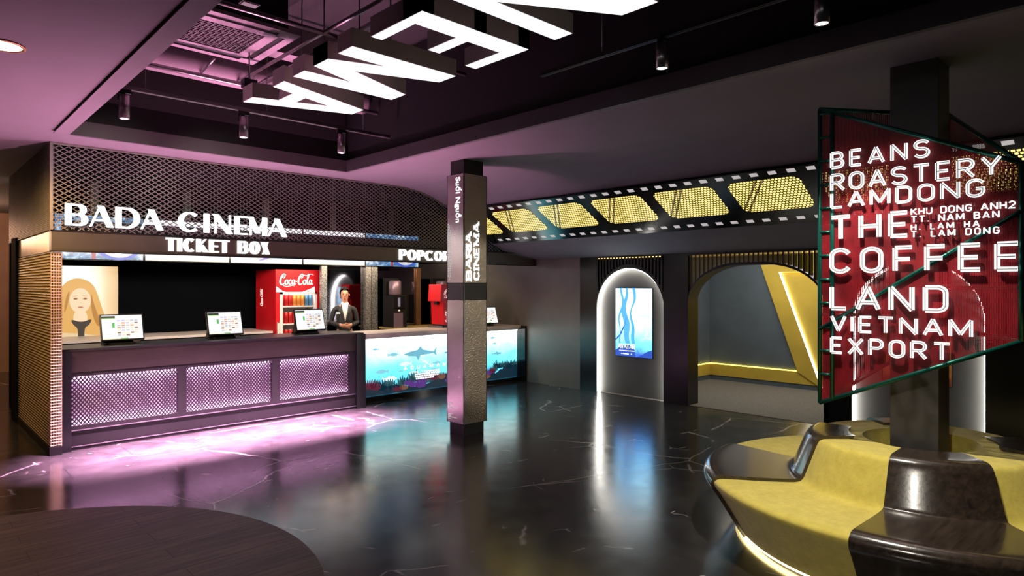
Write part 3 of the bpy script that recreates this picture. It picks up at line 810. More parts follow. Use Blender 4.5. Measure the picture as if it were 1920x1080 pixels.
hang_letter('M', 3.85, 4.73, [[(0,0),(.22,0),(.22,1),(0,1)], [(.78,0),(1,0),(1,1),(.78,1)], bar((.12,1),(.5,.0),.24), bar((.88,1),(.5,.0),.24)], 'big glowing ceiling letter M between the A and the E')
hang_letter('E', 3.07, 3.625, [[(0,0),(.34,0),(.34,1),(0,1)], [(0,0),(1,0),(1,.10),(0,.10)], [(0,.88),(1,.88),(1,1),(0,1)], [(0,.45),(.88,.45),(.88,.565),(0,.565)]], 'big glowing ceiling letter E between the M and the N')
hang_letter('N', 2.05, 2.84, [[(0,0),(.22,0),(.22,1),(0,1)], [(.80,0),(1,0),(1,1),(.80,1)], bar((.17,1),(.83,0),.30)], 'big glowing ceiling letter N at the top edge of the view')
hang_letter('I', 1.72, 1.92, [[(0,0),(1,0),(1,1),(0,1)]], 'big glowing ceiling letter I overhead before the N')
pc = [(.5+.5*math.cos(a), .5+.5*math.sin(a)) for a in [math.radians(45+270*i/20) for i in range(21)]]; pi_ = [(.5+.26*math.cos(a), .5+.30*math.sin(a)) for a in [math.radians(45+270*i/20) for i in range(21)]]
hang_letter('C', .80, 1.58, [[pc[i],pc[i+1],pi_[i+1],pi_[i]] for i in range(20)], 'big glowing ceiling letter C overhead, first of the word')

# recessed downlights in the left ceiling
def downlight(x, y, lab, r=.105):
    th = thing('recessed_downlight', lab, 'light', (x,y,HC), 'recessed downlights')
    mb = MB(); mb.lathe((x,y,0), [(r,HC-.001),(r+.018,HC-.001),(r+.018,HC-.008),(r,HC-.010),(r,HC-.001)], 32); part('rim', mb, 'copper', th)
    mb = MB(); mb.lathe((x,y,0), [(.001,HC-.004),(r,HC-.004)], 32); part('lens', mb, 'downlight_glow', th)
downlight(.50,4.90,'bright round recessed downlight in the left ceiling at the picture edge')

# ------------------------------------------------------------------ booth: fascia canopy
FX0 = 1.19
can = thing('mesh_canopy', 'dark expanded metal canopy over the booth counter with a curved right end', 'canopy', (4.5,YF,2.05))
ff = frame((FX0,YF,2.26), (1,0,0), (0,0,1), (0,-1,0))
tp = lambda x: ztop(FX0+x)-2.26-.012
mb = MB(); lattice(mb, ff, XW-FX0-.02, lambda x: tp(x), .076, .050, .0088, .006); part('front_mesh', mb, 'mesh_metal', can)
mb = MB(); mb.box((FX0-.005,YF-.012,2.25),(FX0+.022,YF+.02,HC-.004))
px_ = [FX0+i*(XW-FX0-.02)/90 for i in range(91)]
for a,b in zip(px_, px_[1:]): mb.prism([(a,YF-.010,ztop(a)-.020),(b,YF-.010,ztop(b)-.020),(b,YF-.010,ztop(b)-.003),(a,YF-.010,ztop(a)-.003)], (0,.025,0))
part('edge_frame', mb, 'mesh_metal', can)
mb = MB(); fl = frame((FX0,10.76,2.26), (0,-1,0), (0,0,1), (-1,0,0))
lattice(mb, fl, 10.76-YF, lambda x: HC-2.26-.01, .060, .038, .0095, .006); part('side_mesh', mb, 'mesh_metal', can)
mb = MB(); mb.box((FX0+.03,YF+.08,2.26),(FX0+.05,10.76,HC-.01)); mb.box((FX0-.004,9.42,2.26),(FX0+.03,9.45,HC-.01)); mb.box((FX0-.004,10.73,2.26),(FX0+.03,10.76,HC-.01))
part('side_backing', mb, 'satin_black', can)
mb = MB(); mb.box((FX0+.01,YF,2.05),(XW-.02,YF+.12,2.255)); part('front_band', mb, 'band_metal', can)
part('header_beam', bx((FX0+.11,YF+.06,2.255),(XW-.02,YF+.11,2.372)), 'satin_black', can)
mb = MB(); mb.box((FX0+.01,YF+.12,2.05),(FX0+.10,10.02,2.255)); part('side_band', mb, 'worktop', can)
mb = MB(); mb.box((FX0+.0,YF-.012,2.25),(XW-.02,YF+.02,2.262)); mb.box((FX0+.0,YF-.012,2.044),(XW-.02,YF+.03,2.055)); part('band_edge', mb, 'panel_dark', can)
mb = MB(); mb.box((1.26,YF+.06,HC-.03),(XW-.02,11.41,HC-.012)); q_ = [5.2+i*(XW-.02-5.2)/40 for i in range(41)]
for a,b in zip(q_, q_[1:]): mb.prism([(a,YF+.035,ztop(a)-.03),(b,YF+.035,ztop(b)-.03),(b,YF+.035,HC-.012),(a,YF+.035,HC-.012)], (0,.02,0))
struct('ceiling_booth', mb, 'booth_wall', (4.7,9.6,3.1))
# signs on the canopy
sg = thing('lit_sign', 'largest white lit sign of the booth, two words on the mesh canopy', 'sign', (2.47,YF-.03,2.31))
def cinema_letters(spec, f_of, H, mat, par, thick, thin, depth):
    for ch, xa, xb in spec:
        w, S = glyph(ch, 'ell', 1.0); mb = MB()
        # extents of the inked glyph, fitted to the measured letter box
        xs = [p[0] for s_ in S for p in s_[0]]; g0, g1 = min(xs), max(xs)
        lw = lambda tg: thick if tg in 'T' else (thin if tg == 't' else thick)
        padl = padr = .5*thick*H
        if ch in 'A': padl, padr = thin*H*.55, thick*H*.55
        if ch in 'N': padl = padr = thin*H*.5
        if ch in 'M': padl, padr = thin*H*.5, thick*H*.5
        if ch in 'ETLF': padr = 0.
        if ch == 'T': padl = 0.
        if ch == 'K' or ch == 'R' or ch == 'X': padr = thick*H*.5
        sx = (xb-xa-padl-padr)/max(1e-3, g1-g0) if g1-g0 > .03 else 1
        for pts, tg, closed in S:
            fn = wf(thick, thin)(tg); h = thin*H
            q = []
            for px,py in pts:
                X = xa+padl+(px-g0)*sx if g1-g0 > .03 else (xa+xb)/2
                vert = len(pts) == 2 and abs(pts[0][1]-pts[1][1]) > .3
                Y = py*H if vert else h/2+py*(H-h)
                q.append((X,Y))
            if len(q) == 2 and abs(q[0][1]-q[1][1]) > .3*H:      # upright or slanting stroke: level ends on cap and base line
                (ax,ay),(bx_,by) = q; L = math.hypot(bx_-ax,by-ay); t = fn((0,1))*H*L/abs(by-ay)/2*.96
                emit_ribbon(mb, [(ax-t,ay),(bx_-t,by)], [(ax+t,ay),(bx_+t,by)], False, f_of, 0, depth)
            else:
                L_,R_ = ribbon(q, closed, lambda t: fn(t)*H); emit_ribbon(mb, L_, R_, closed, f_of, 0, depth)
        part('letter', mb, mat, par)
f = frame((0,YF-.014,2.312), (1,0,0), (0,0,1), (0,-1,0))
cinema_letters([('B',1.307,1.508),('A',1.518,1.738),('D',1.752,1.985),('A',1.990,2.216),('C',2.365,2.586),('I',2.632,2.709),('N',2.762,2.945),('E',2.990,3.147),('M',3.172,3.382),('A',3.392,3.640)], f, .222, 'letter_white', sg, .26, .085, .03)
sg = thing('lit_sign', 'white lit sign reading TICKET BOX on the band below the canopy', 'sign', (2.83,YF-.03,2.08))
f = frame((0,YF-.001,2.088), (1,0,0), (0,0,1), (0,-1,0))
def seq(txt, xa, xb, gap=.10, sp=.3):
    ws_ = [(c, .55 if c == ' ' else (.36 if c == 'I' else (.80 if c in 'TEPX' else .95))) for c in txt]
    tot = sum(w for c,w in ws_)+gap*(len(txt)-1); s = (xb-xa)/tot; x = xa; out = []
    for c,w in ws_:
        if c != ' ': out.append((c, x, x+w*s))
        x += (w+gap)*s
    return out
cinema_letters(seq('TICKET BOX',2.244,3.425,.06), f, .150, 'letter_white', sg, .36, .13, .02)
sg = thing('lit_sign', 'white lit sign reading POPCORN partly behind the square column', 'sign', (5.95,YF-.03,2.08))
f = frame((0,YF-.001,2.078), (1,0,0), (0,0,1), (0,-1,0))
cinema_letters(seq('POPCORN',5.331,6.46,.06), f, .148, 'letter_white', sg, .36, .13, .02)
# side screen of wires
sc = thing('wire_screen', 'tall woven wire side screen at the left end of the booth', 'screen', (1.24,8.9,0))
mb = MB(); mb.box((1.185,YF-.005,0),(1.29,10.0,.085)); part('plinth', mb, 'panel_dark', sc)
mb = MB()
n = 66
for i in range(n):
    z = .10+1.93*i/(n-1)
    mb.tube([(1.193,YF+.005,z),(1.193,10.0,z)], .004, 6, caps=False, smooth=False)
    mb.tube([(1.193,YF+.005,z),(1.285,YF+.005,z)], .004, 6, caps=False, smooth=False)
part('horizontal_wires', mb, 'wire_gold', sc)
mb = MB()
for i in range(70):
    y = YF+.012+(10.0-YF-.02)*i/69; mb.box((1.197,y-.006,.085),(1.202,y+.006,2.04))
for i in range(5):
    x = 1.20+.085*i/4; mb.box((x-.006,YF+.008,.085),(x+.006,YF+.013,2.04))
part('vertical_strips', mb, 'wire_gold', sc)
part('backing', MB().box((1.225,YF+.05,.085),(1.235,10.0,2.04)).box((1.225,YF+.045,.085),(1.29,YF+.05,2.04)), 'screen_backing', sc)

# ------------------------------------------------------------------ ticket counter
YC = 7.98; CX0, CX1 = 1.30, 4.80
ct = thing('ticket_counter', 'long dark ticket counter with three pink lit mesh panels', 'counter', (3.05,8.3,0))
PX = [(1.385,2.413),(2.504,3.515),(3.618,4.620)]; PZ0, PZ1 = .245,.755
mb = MB(); mb.box((1.375,YC-.005,.80),(4.70,YC+.045,1.02)); part('upper_panel', mb, 'counter_metal', ct)
mb = MB()
mb.box((1.375,YC+.0,PZ1),(4.70,YC+.04,.80)); mb.box((1.375,YC,.20),(4.70,YC+.04,PZ0))
for a,b in ((1.375,PX[0][0]),(PX[0][1],PX[1][0]),(PX[1][1],PX[2][0]),(PX[2][1],4.70)): mb.box((a,YC,PZ0),(b,YC+.04,PZ1))
part('face_frame', mb, 'panel_dark', ct)
for a,b in PX:
    f = frame((a,YC+.022,PZ0), (1,0,0), (0,0,1), (0,-1,0)); mb = MB()
    lattice(mb, f, b-a, lambda x: PZ1-PZ0, .036, .047, .0125, .004); o = part('expanded_mesh', mb, 'counter_mesh', ct)
    part('light_box', MB().box((a-.03,YC+.11,PZ0-.03),(b+.03,YC+.115,PZ1+.03)), 'white_gloss', ct)
    part('led_strip', MB().box((a,YC+.06,PZ1+.006),(b,YC+.085,PZ1+.02)), 'pink_led', ct)
    part('led_strip', MB().box((a,YC+.06,PZ0-.02),(b,YC+.085,PZ0-.006)), 'pink_led_low', ct)
mb = MB(); mb.box((1.375,YC-.004,.035),(4.70,YC+.04,.195)); part('kick_plate', mb, 'panel_dark', ct)
mb = MB(); mb.box((1.375,YC-.03,0),(4.70,YC+.04,.035)); part('foot_rail', mb, 'panel_dark', ct)
mb = MB(); mb.box((1.375,YC-.014,.195),(4.70,YC,.203)); mb.box((1.375,YC-.034,.033),(4.70,YC-.024,.041)); part('bright_edge', mb, 'steel', ct)
mb = MB(); mb.box((1.295,YC-.07,0),(1.380,YC+.06,1.03)); part('end_post', mb, 'gloss_black', ct)
mb = MB(); mb.box((4.695,YC-.06,0),(4.83,YC+.36,1.03)); part('end_post', mb, 'gloss_black', ct)
mb = MB(); mb.box((1.31,YC-.01,1.02),(4.83,YC+.62,1.045)); part('countertop', mb, 'satin_black', ct)
mb = MB(); mb.box((1.31,YC+.13,0),(4.70,YC+.60,1.02)); part('carcass', mb, 'satin_black', ct)
# ------------------------------------------------------------------ aquarium counter
aq = thing('aquarium_counter', 'popcorn counter with a wide underwater picture screen front', 'counter', (6.5,8.5,0))
AX0, AX1, AY = 4.90, 8.145, 8.28
part('base', bx((4.84,AY-.02,0),(8.148,AY+.62,.07)), 'gloss_black', aq)
part('carcass', bx((4.84,AY+.02,.07),(8.148,AY+.60,.95)), 'satin_black', aq)
dsp = part('picture_panel', bx((AX0,AY,.075),(AX1,AY+.018,.905)), 'aquarium_picture', aq, org=(AX0,AY,.075))
part('light_strip', bx((AX0,AY-.015,.906),(AX1,AY+.02,.925)), 'cool_tube', aq)
part('countertop', bx((4.84,AY-.10,.955),(8.148,AY+.62,1.0)), 'worktop', aq)
part('fascia', bx((AX0-.03,AY-.06,.925),(8.148,AY-.03,.962)), 'worktop', aq)
part('end_panel', bx((8.15,8.08,0),(8.195,AY+.62,.99)), 'gloss_black', aq)
fa = frame((0,AY-.001,0), (1,0,0), (0,0,1), (0,-1,0))
mb = MB()
def coral(mb, x, z, w, h, n=7):
    pts = [(x-w*.5,z)]
    for i in range(n*2+1):
        t = i/(n*2); a = PI*(1-t); r = 1.0 if i % 2 == 0 else .68+.2*random.random()
        pts.append((x+w*.5*math.cos(a)*r, z+h*math.sin(a)*r+.004))
    pts.append((x+w*.5,z)); flat(mb, pts, fa, random.random()*.0006, .0012)
x = AX0+.02; hz = []
prev = .10
pts = [(AX0,.078)]
for i in range(64):
    xx = AX0+(AX1-AX0)*i/63; u = i/63
    h = .13+.075*abs(math.sin(u*7.3+.6))*(.6+.6*random.random())+(.12*max(0,(u-.80)/.2))+.02*random.random()
    pts.append((xx, h))
pts.append((AX1,.078))
flat(mb, pts, fa, 0, .0012)
part('reef', mb, 'aq_rock', dsp)
def coral_part(x, z, w, h, mat, lift):
    m = MB(); nb = 5+random.randrange(4); pts = []
    for j in range(nb):                      # branching fan: fingers of uneven height
        u0 = -.5+j/nb; u1 = -.5+(j+1)/nb; um = (u0+u1)/2
        hh = h*(1-1.5*um*um)*(.65+.45*random.random())
        pts += [(x+w*u0, z+hh*.30*(0 if j == 0 else 1.6)), (x+w*(um*1.25-.035), z+hh*.92), (x+w*(um*1.25), z+hh), (x+w*(um*1.25+.035), z+hh*.92)]
    pts += [(x+w*.5, z), (x+w*.2, z-.02), (x-w*.2, z-.02), (x-w*.5,z)]
    flat(m, pts, fa, lift, .0006); part('coral', m, mat, dsp)
cr = random.Random(11)
for i in range(40):
    u = i/39; xx = AX0+.08+(AX1-AX0-.16)*u
    coral_part(xx, .15+.10*cr.random()+.10*max(0,(u-.8)/.2), .12+.12*cr.random(), .07+.09*cr.random(), 'aq_rock' if i % 3 else 'aq_coral_green', .0008)
for (x,z,w,h,m) in ((5.10,.20,.24,.14,'red'),(5.22,.17,.16,.12,'red'),(6.20,.24,.24,.13,'red'),(6.30,.22,.16,.12,'red'),(5.72,.13,.14,.07,'orange'),(5.80,.19,.16,.08,'purple'),(5.92,.15,.20,.10,'purple'),(6.04,.13,.18,.09,'purple'),(6.08,.19,.14,.08,'purple'),
                    (6.45,.22,.14,.10,'orange'),(6.62,.15,.2,.10,'purple'),(7.10,.14,.2,.10,'purple'),(7.42,.13,.16,.08,'orange'),(7.55,.21,.14,.10,'red'),(7.48,.19,.10,.08,'purple'),(6.85,.17,.22,.12,'red'),(5.60,.12,.16,.07,'red')):
    coral_part(x, z, w, h, 'aq_coral_'+m, .0016)
def fish(x, z, L, mat, flip=1, shark=False):
    if shark: P = [(-.5,.02),(-.30,.07),(-.08,.10),(.02,.19),(.08,.10),(.30,.05),(.44,.03),(.52,.16),(.50,.0),(.54,-.10),(.42,-.01),(.22,-.03),(.02,-.04),(-.06,-.17),(-.12,-.06),(-.34,-.04)]
    else: P = [(-.5,0),(-.25,.12),(.05,.15),(.32,.05),(.5,.14),(.45,0),(.5,-.13),(.3,-.05),(.02,-.13),(-.28,-.10)]
    mb = MB(); flat(mb, [(x+flip*a*L, z+b*L) for a,b in P], fa, .0, .0010); part('fish', mb, mat, dsp)
fish(6.02,.64,.62,'aq_fish_dark',1,True); fish(5.52,.66,.20,'aq_fish',-1); fish(5.33,.42,.24,'aq_fish',1); fish(5.75,.50,.24,'aq_pale',1); fish(5.46,.30,.28,'aq_pale',-1)
fish(5.22,.76,.12,'aq_fish',1); fish(6.35,.47,.18,'aq_fish',-1); fish(6.30,.37,.16,'aq_fish',1); fish(7.66,.52,.24,'aq_fish_dark',-1,True); fish(7.56,.80,.14,'aq_fish',1); fish(7.60,.70,.11,'aq_fish',-1); fish(5.66,.40,.10,'aq_fish',1)
fish(7.05,.60,.4,'aq_fish',-1,True); fish(6.55,.62,.12,'aq_fish_dark',1)
mb = MB(); flat(mb, [(6.02,.56),(6.10,.53),(6.22,.45),(6.16,.47),(6.06,.53)], fa); part('picture_splash', mb, 'aq_text', dsp)
lettering('AQUAMAN', frame((5.72,AY-.003,.405), (1,0,0), (0,0,1), (0,-1,0)), .062, .80, .0015, dsp, 'aq_text', gap=1.1, weight=.22)
lettering('HOME TO', frame((5.82,AY-.003,.345), (1,0,0), (0,0,1), (0,-1,0)), .032, .30, .0015, dsp, 'aq_text', gap=.45, weight=.2)
mb = MB()
for r_,(a,b) in enumerate(((6.14,6.42),(5.92,6.40),(5.92,6.38),(5.94,6.30))):
    zz = .345-.034*r_ if r_ else .345
    xx = a
    while xx < b-.02:
        w = .02+.03*random.random(); flat(mb, [(xx,zz),(min(b,xx+w),zz),(min(b,xx+w),zz+.024),(xx,zz+.024)], frame((0,AY-.003,0),(1,0,0),(0,0,1),(0,-1,0)), 0, .0012); xx += w+.010
part('small_print', mb, 'aq_text', dsp)

# ------------------------------------------------------------------ booth interior
# menu screens
SY = 10.08; SZ0, SZ1 = 2.045, 2.645
def menu(x0, x1, kind, lab):
    th = thing('menu_screen', lab, 'screen', ((x0+x1)/2,SY,SZ0), 'row of menu screens')
    part('housing', bx((x0,SY,SZ0),(x1,SY+.05,SZ1)), 'gloss_black', th)
    part('bracket', MB().box(((x0+x1)/2-.05,SY+.05,SZ1-.2),((x0+x1)/2+.05,SY+.09,HC-.035)), 'satin_black', th)
    fm = frame((x0+.012,SY-.004,SZ0+.012), (1,0,0), (0,0,1), (0,-1,0)); w = x1-x0-.024; h = SZ1-SZ0-.024
    m = MB(); m.prism([fm(0,0),fm(w,0),fm(w,h),fm(0,h)], (0,.004,0))
    d = part('display', m, {'film':'blue_film_still','menu':'screen_white','pale':'screen_white'}[kind], th, org=fm(w/2,h/2))
    if kind == 'film':
        m = MB(); flat(m, [p for p in ell(w*.74,.16,.26,.17) ], fm, .0005); part('dial_rim', m, 'pic_blue_deep', d)
        m = MB(); flat(m, [p for p in ell(w*.74,.17,.21,.145) ], fm, .0028); part('dial', m, 'ui_gray', d)
        m = MB(); flat(m, [(w*.46,0),(w*.50,0),(w*.51,.4),(w*.45,.4)], fm, .0005); part('red_streak', m, 'ui_crimson', d)
        lettering('4', frame(fm(w*.70,.05,.005), (1,0,0),(.25,0,1),(0,-1,0)), .09, .07, .001, d, 'pic_white', weight=.22)
    elif kind == 'menu':
        m = MB()
        for i in range(1,8): flat(m, [(w*i/8-.003,.01),(w*i/8+.003,.01),(w*i/8+.003,h-.06),(w*i/8-.003,h-.06)], fm, .0005)
        for j in range(5): flat(m, [(.01,.10+.10*j),(w-.01,.10+.10*j),(w-.01,.104+.10*j),(.01,.104+.10*j)], fm, .0005)
        part('grid_lines', m, 'ui_lilac', d)
        m = MB(); flat(m, [(.0,0),(w,0),(w,.012),(0,.012)], fm, .0008); part('cream_bar', m, 'ui_cream', d)
    else:
        for cx,cy,rx,ry,ro in ((w*.45,.22,.20,.03,.5),(w*.60,.12,.22,.05,-.4),(w*.90,.10,.10,.09,.3),(w*.2,.35,.16,.03,.3)):
            m = MB(); flat(m, ell(cx,cy,rx,ry,20,ro), fm, .0005); part('picture_cloud', m, 'pic_blue_pale', d)
        m = MB(); flat(m, ell(w*.50,.09,.16,.018,16,.35), fm, .003); part('picture_stroke', m, 'ui_violet', d)
menu(1.45,2.606,'film','leftmost ceiling menu screen with a blue film still and a grey dial')
menu(2.614,3.78,'menu','second menu screen from the left showing a white price table')
menu(3.786,4.957,'pale','middle menu screen with a white and pale blue picture')
menu(4.963,6.137,'menu','fourth menu screen showing a white price table above the attendant')
menu(6.143,7.297,'film','rightmost menu screen with a blue film still near the square column')
# wall poster, a plain portrait of a fair-haired woman in a beige coat
po = thing('portrait_poster', 'tall lit portrait poster of a fair-haired woman in a beige coat', 'poster', (2.05,11.4,.72))
part('light_box', bx((1.40,11.37,.70),(2.59,11.42,2.005)), 'satin_black', po)
d = part('picture', bx((1.41,11.362,.71),(2.58,11.37,1.995)), 'poster_backdrop', po, org=(2.19,11.362,1.35))
fp = frame((1.405,11.361,.715), (1,0,0), (0,0,1), (0,-1,0))
def chaikin(P, n=3):
    for _ in range(n):
        P = [q for a,b in zip(P, P[1:]+P[:1]) for q in ((.75*a[0]+.25*b[0],.75*a[1]+.25*b[1]),(.25*a[0]+.75*b[0],.25*a[1]+.75*b[1]))]
    return P
def pic(name, polys, mat, z):
    m = MB()
    for p in polys: flat(m, chaikin(p, 2) if name in ('coat','hair','hair_shade','scarf','neck') else p, fp, z, .001)
    part(name, m, mat, d)
pic('coat', [[(.10,0),(.98,0),(1.02,.10),(.98,.34),(.86,.50),(.70,.56),(.48,.56),(.28,.48),(.14,.30)]], 'pic_coat', 0)
pic('hair', [[(.32,.30),(.36,.62),(.40,.86),(.48,1.02),(.60,1.10),(.74,1.09),(.86,1.0),(.92,.82),(.98,.58),(1.08,.36),(1.02,.22),(.90,.24),(.52,.30)]], 'pic_blonde', .001)
pic('hair_shade', [[(.48,.55),(.50,.80),(.56,.95),(.53,.70)],[(.82,.92),(.86,.70),(.96,.40),(.90,.36),(.82,.62)],[(.40,.36),(.44,.60),(.47,.52),(.45,.34)]], 'pic_blonde_dark', .002)
pic('neck', [[(.60,.40),(.78,.40),(.77,.62),(.60,.62)]], 'pic_skin', .003)
pic('face', [ell(.685,.765,.135,.185)], 'pic_skin', .004)
pic('scarf', [[(.56,.50),(.70,.44),(.84,.50),(.80,.40),(.73,.36),(.75,.06),(.66,.02),(.66,.36),(.60,.40)]], 'pic_dark', .005)
for nm_,pl_ in (('eye',ell(.625,.795,.026,.015)),('eye',ell(.745,.795,.026,.015)),('eyebrow',[(.592,.832),(.655,.842),(.655,.835),(.592,.824)]),('eyebrow',[(.715,.842),(.778,.832),(.778,.824),(.715,.835)]),('nose',[(.683,.735),(.700,.735),(.695,.728)])): pic(nm_, [pl_], 'pic_brow', .006)
pic('lips', [ell(.688,.668,.034,.012)], 'pic_lip', .006)
# back worktop
bw = thing('back_counter', 'low pale worktop unit along the booth back wall beside the red cooler', 'counter', (3.2,10.9,0))
part('cabinet', bx((1.3,10.50,0),(4.60,11.335,.92)), 'satin_black', bw)
part('worktop', bx((1.3,10.45,.92),(4.62,11.340,.955)), 'worktop', bw)
# red drinks cooler
FX_, FY, FH = 4.645, 10.40, 1.972; FW, FD = .765, .80
fr = thing('drinks_cooler', 'tall red drinks cooler with cans on white shelves and a script logo', 'cooler', (FX_+FW/2,FY+FD/2,0))
mb = MB(); mb.box((FX_,FY+.05,0),(FX_+.03,FY+FD,FH)); mb.box((FX_+FW-.03,FY+.05,0),(FX_+FW,FY+FD,FH)); mb.box((FX_+.03,FY+FD-.03,0),(FX_+FW-.03,FY+FD,FH)); mb.box((FX_+.03,FY+.05,0),(FX_+FW-.03,FY+FD-.03,.32)); mb.box((FX_+.03,FY+.05,1.63),(FX_+FW-.03,FY+FD-.03,FH))
part('body', mb, 'red_gloss', fr, bevel=.008)
mb = MB(); mb.box((FX_,FY,1.60),(FX_+FW,FY+.05,FH)); mb.box((FX_,FY,0),(FX_+FW,FY+.05,.30)); mb.box((FX_,FY,.30),(FX_+.07,FY+.05,1.60)); mb.box((FX_+FW-.035,FY,.30),(FX_+FW,FY+.05,1.60))
part('front_frame', mb, 'red_gloss', fr)
mb = MB(); a0,a1,z0_,z1_ = FX_+.07,FX_+FW-.035,.30,1.60
for p,q in (((a0,z1_-.04),(a1,z1_)),((a0,z0_),(a1,z0_+.05)),((a0,z0_),(a0+.05,z1_)),((a1-.03,z0_),(a1,z1_))): mb.box((p[0],FY-.004,p[1]),(q[0],FY+.05,q[1]))
part('door_frame', mb, 'white_gloss', fr)
part('liner', bx((FX_+.03,FY+.42,.33),(FX_+FW-.03,FY+.44,1.62)).box((FX_+.031,FY+.055,.33),(FX_+.04,FY+.42,1.62)).box((FX_+FW-.04,FY+.055,.33),(FX_+FW-.031,FY+.42,1.62)), 'fridge_inner', fr)
part('interior_light', bx((a0+.06,FY+.06,1.585),(a1-.04,FY+.10,1.60)), 'cooler_tube', fr)
SHZ = [.47,.77,1.065,1.36]
for z in SHZ: part('shelf', bx((FX_+.042,FY+.055,z-.02),(FX_+FW-.042,FY+.415,z)), 'white_gloss', fr)
part('handle', MB().box((FX_+.018,FY-.03,.62),(FX_+.05,FY-.012,1.10)).box((FX_+.025,FY-.03,.62),(FX_+.045,FY,.64)).box((FX_+.025,FY-.03,1.08),(FX_+.045,FY,1.10)), 'white_gloss', fr)
# script logo: brush strokes (x right, y up; about 7 wide, 2.6 high)
def brush(mb, pts, ws_, f, s, z, depth):
    # Catmull-Rom through the points with varying width
    out, wo = [], []
    P = [pts[0]]+pts+[pts[-1]]; W_ = [ws_[0]]+ws_+[ws_[-1]]
    for i in range(1, len(P)-2):
        for k in range(7):
            t = k/7; a,b,c,d_ = P[i-1],P[i],P[i+1],P[i+2]
            out.append(tuple(.5*((2*b[q])+(-a[q]+c[q])*t+(2*a[q]-5*b[q]+4*c[q]-d_[q])*t*t+(-a[q]+3*b[q]-3*c[q]+d_[q])*t**3) for q in (0,1))); wo.append(W_[i]+(W_[i+1]-W_[i])*t)
    out.append(P[-2]); wo.append(W_[-2])
    n = len(out); L,R = [],[]
    for i in range(n):
        a = out[max(0,i-1)]; b = out[min(n-1,i+1)]; dx,dy = b[0]-a[0],b[1]-a[1]; l = math.hypot(dx,dy) or 1
        h = wo[i]/2; L.append(((out[i][0]-dy/l*h)*s, (out[i][1]+dx/l*h)*s)); R.append(((out[i][0]+dy/l*h)*s, (out[i][1]-dx/l*h)*s))
    emit_ribbon(mb, L, R, False, f, z, z+depth)
def script_logo(parent, f, s, mat='pic_white', swoosh=True):
    mb = MB()
    def C(x): 
        brush(mb, [(x+1.05,1.75),(x+1.18,2.15),(x+.85,2.3),(x+.40,1.7),(x+.22,.85),(x+.50,.42),(x+.95,.60),(x+1.3,.95)], [.16,.20,.16,.30,.34,.26,.14,.06], f, s, 0, .002)
        brush(mb, [(x+1.05,1.75),(x+.80,1.55),(x+.72,1.80),(x+.95,2.02)], [.12,.13,.10,.06], f, s, 0, .002)
    def o(x): brush(mb, [(x+.32,1.30),(x+.05,1.05),(x+.02,.65),(x+.22,.42),(x+.50,.65),(x+.52,1.05),(x+.32,1.30),(x+.62,1.22)], [.10,.22,.26,.16,.22,.22,.12,.06], f, s, 0, .002)
    def c(x): brush(mb, [(x+.48,1.12),(x+.34,1.30),(x+.08,1.0),(x+.06,.60),(x+.26,.42),(x+.58,.70)], [.20,.12,.22,.26,.16,.06], f, s, 0, .002)
    def a(x):
        brush(mb, [(x+.48,1.15),(x+.28,1.30),(x+.06,1.0),(x+.04,.60),(x+.20,.42),(x+.45,.80),(x+.55,1.25)], [.08,.14,.22,.24,.14,.12,.16], f, s, 0, .002)
        brush(mb, [(x+.54,1.25),(x+.46,.65),(x+.58,.42),(x+.82,.66)], [.18,.24,.16,.06], f, s, 0, .002)
    def l(x): brush(mb, [(x+.10,.95),(x+.45,1.75),(x+.50,2.25),(x+.34,2.30),(x+.20,1.5),(x+.16,.65),(x+.30,.42),(x+.56,.66)], [.06,.10,.16,.14,.24,.24,.14,.06], f, s, 0, .002)
    C(0); o(1.12); c(1.80); a(2.42); C(3.45); o(4.62); l(5.25); a(5.78)
    brush(mb, [(3.12,.95),(3.40,1.0)], [.14,.14], f, s, 0, .002)
    brush(mb, [(.55,.38),(1.4,.05),(2.4,.25),(3.0,.10)], [.08,.16,.12,.03], f, s, 0, .002)
    brush(mb, [(4.5,2.25),(5.3,2.05),(6.0,2.35),(6.75,2.15)], [.05,.16,.14,.04], f, s, 0, .002)
    o_ = part('script_logo', mb, mat, parent)
    if swoosh:
        m2 = MB(); brush(m2, [(-.55,-.05),(.4,-.75),(2.0,-1.15),(3.6,-1.15),(5.4,-.75),(6.9,.0)], [.05,.26,.10,.08,.26,.05], f, s, 0, .002)
        m2.add([f(x*s,y*s,.002) for x,y in ((-.45,.05),(-.55,-.95),(.9,-.95))]+[f(x*s,y*s,.002) for x,y in ((6.9,.05),(6.95,-.95),(5.6,-.98))], [(0,1,2),(3,4,5)])
        part('white_ribbon', m2, mat, parent)
plain('logo_white', (.9,.88,.86), .4, emit=(1,.95,.93), es=.55)
script_logo(fr, frame((FX_+.055,FY-.003,1.685), (1,0,0), (0,0,1), (0,-1,0)), .092, 'logo_white')
script_logo(fr, frame((FX_-.002,FY+.50,1.35), (0,0,1), (0,1,0), (-1,0,0)), .045, 'logo_white', False)
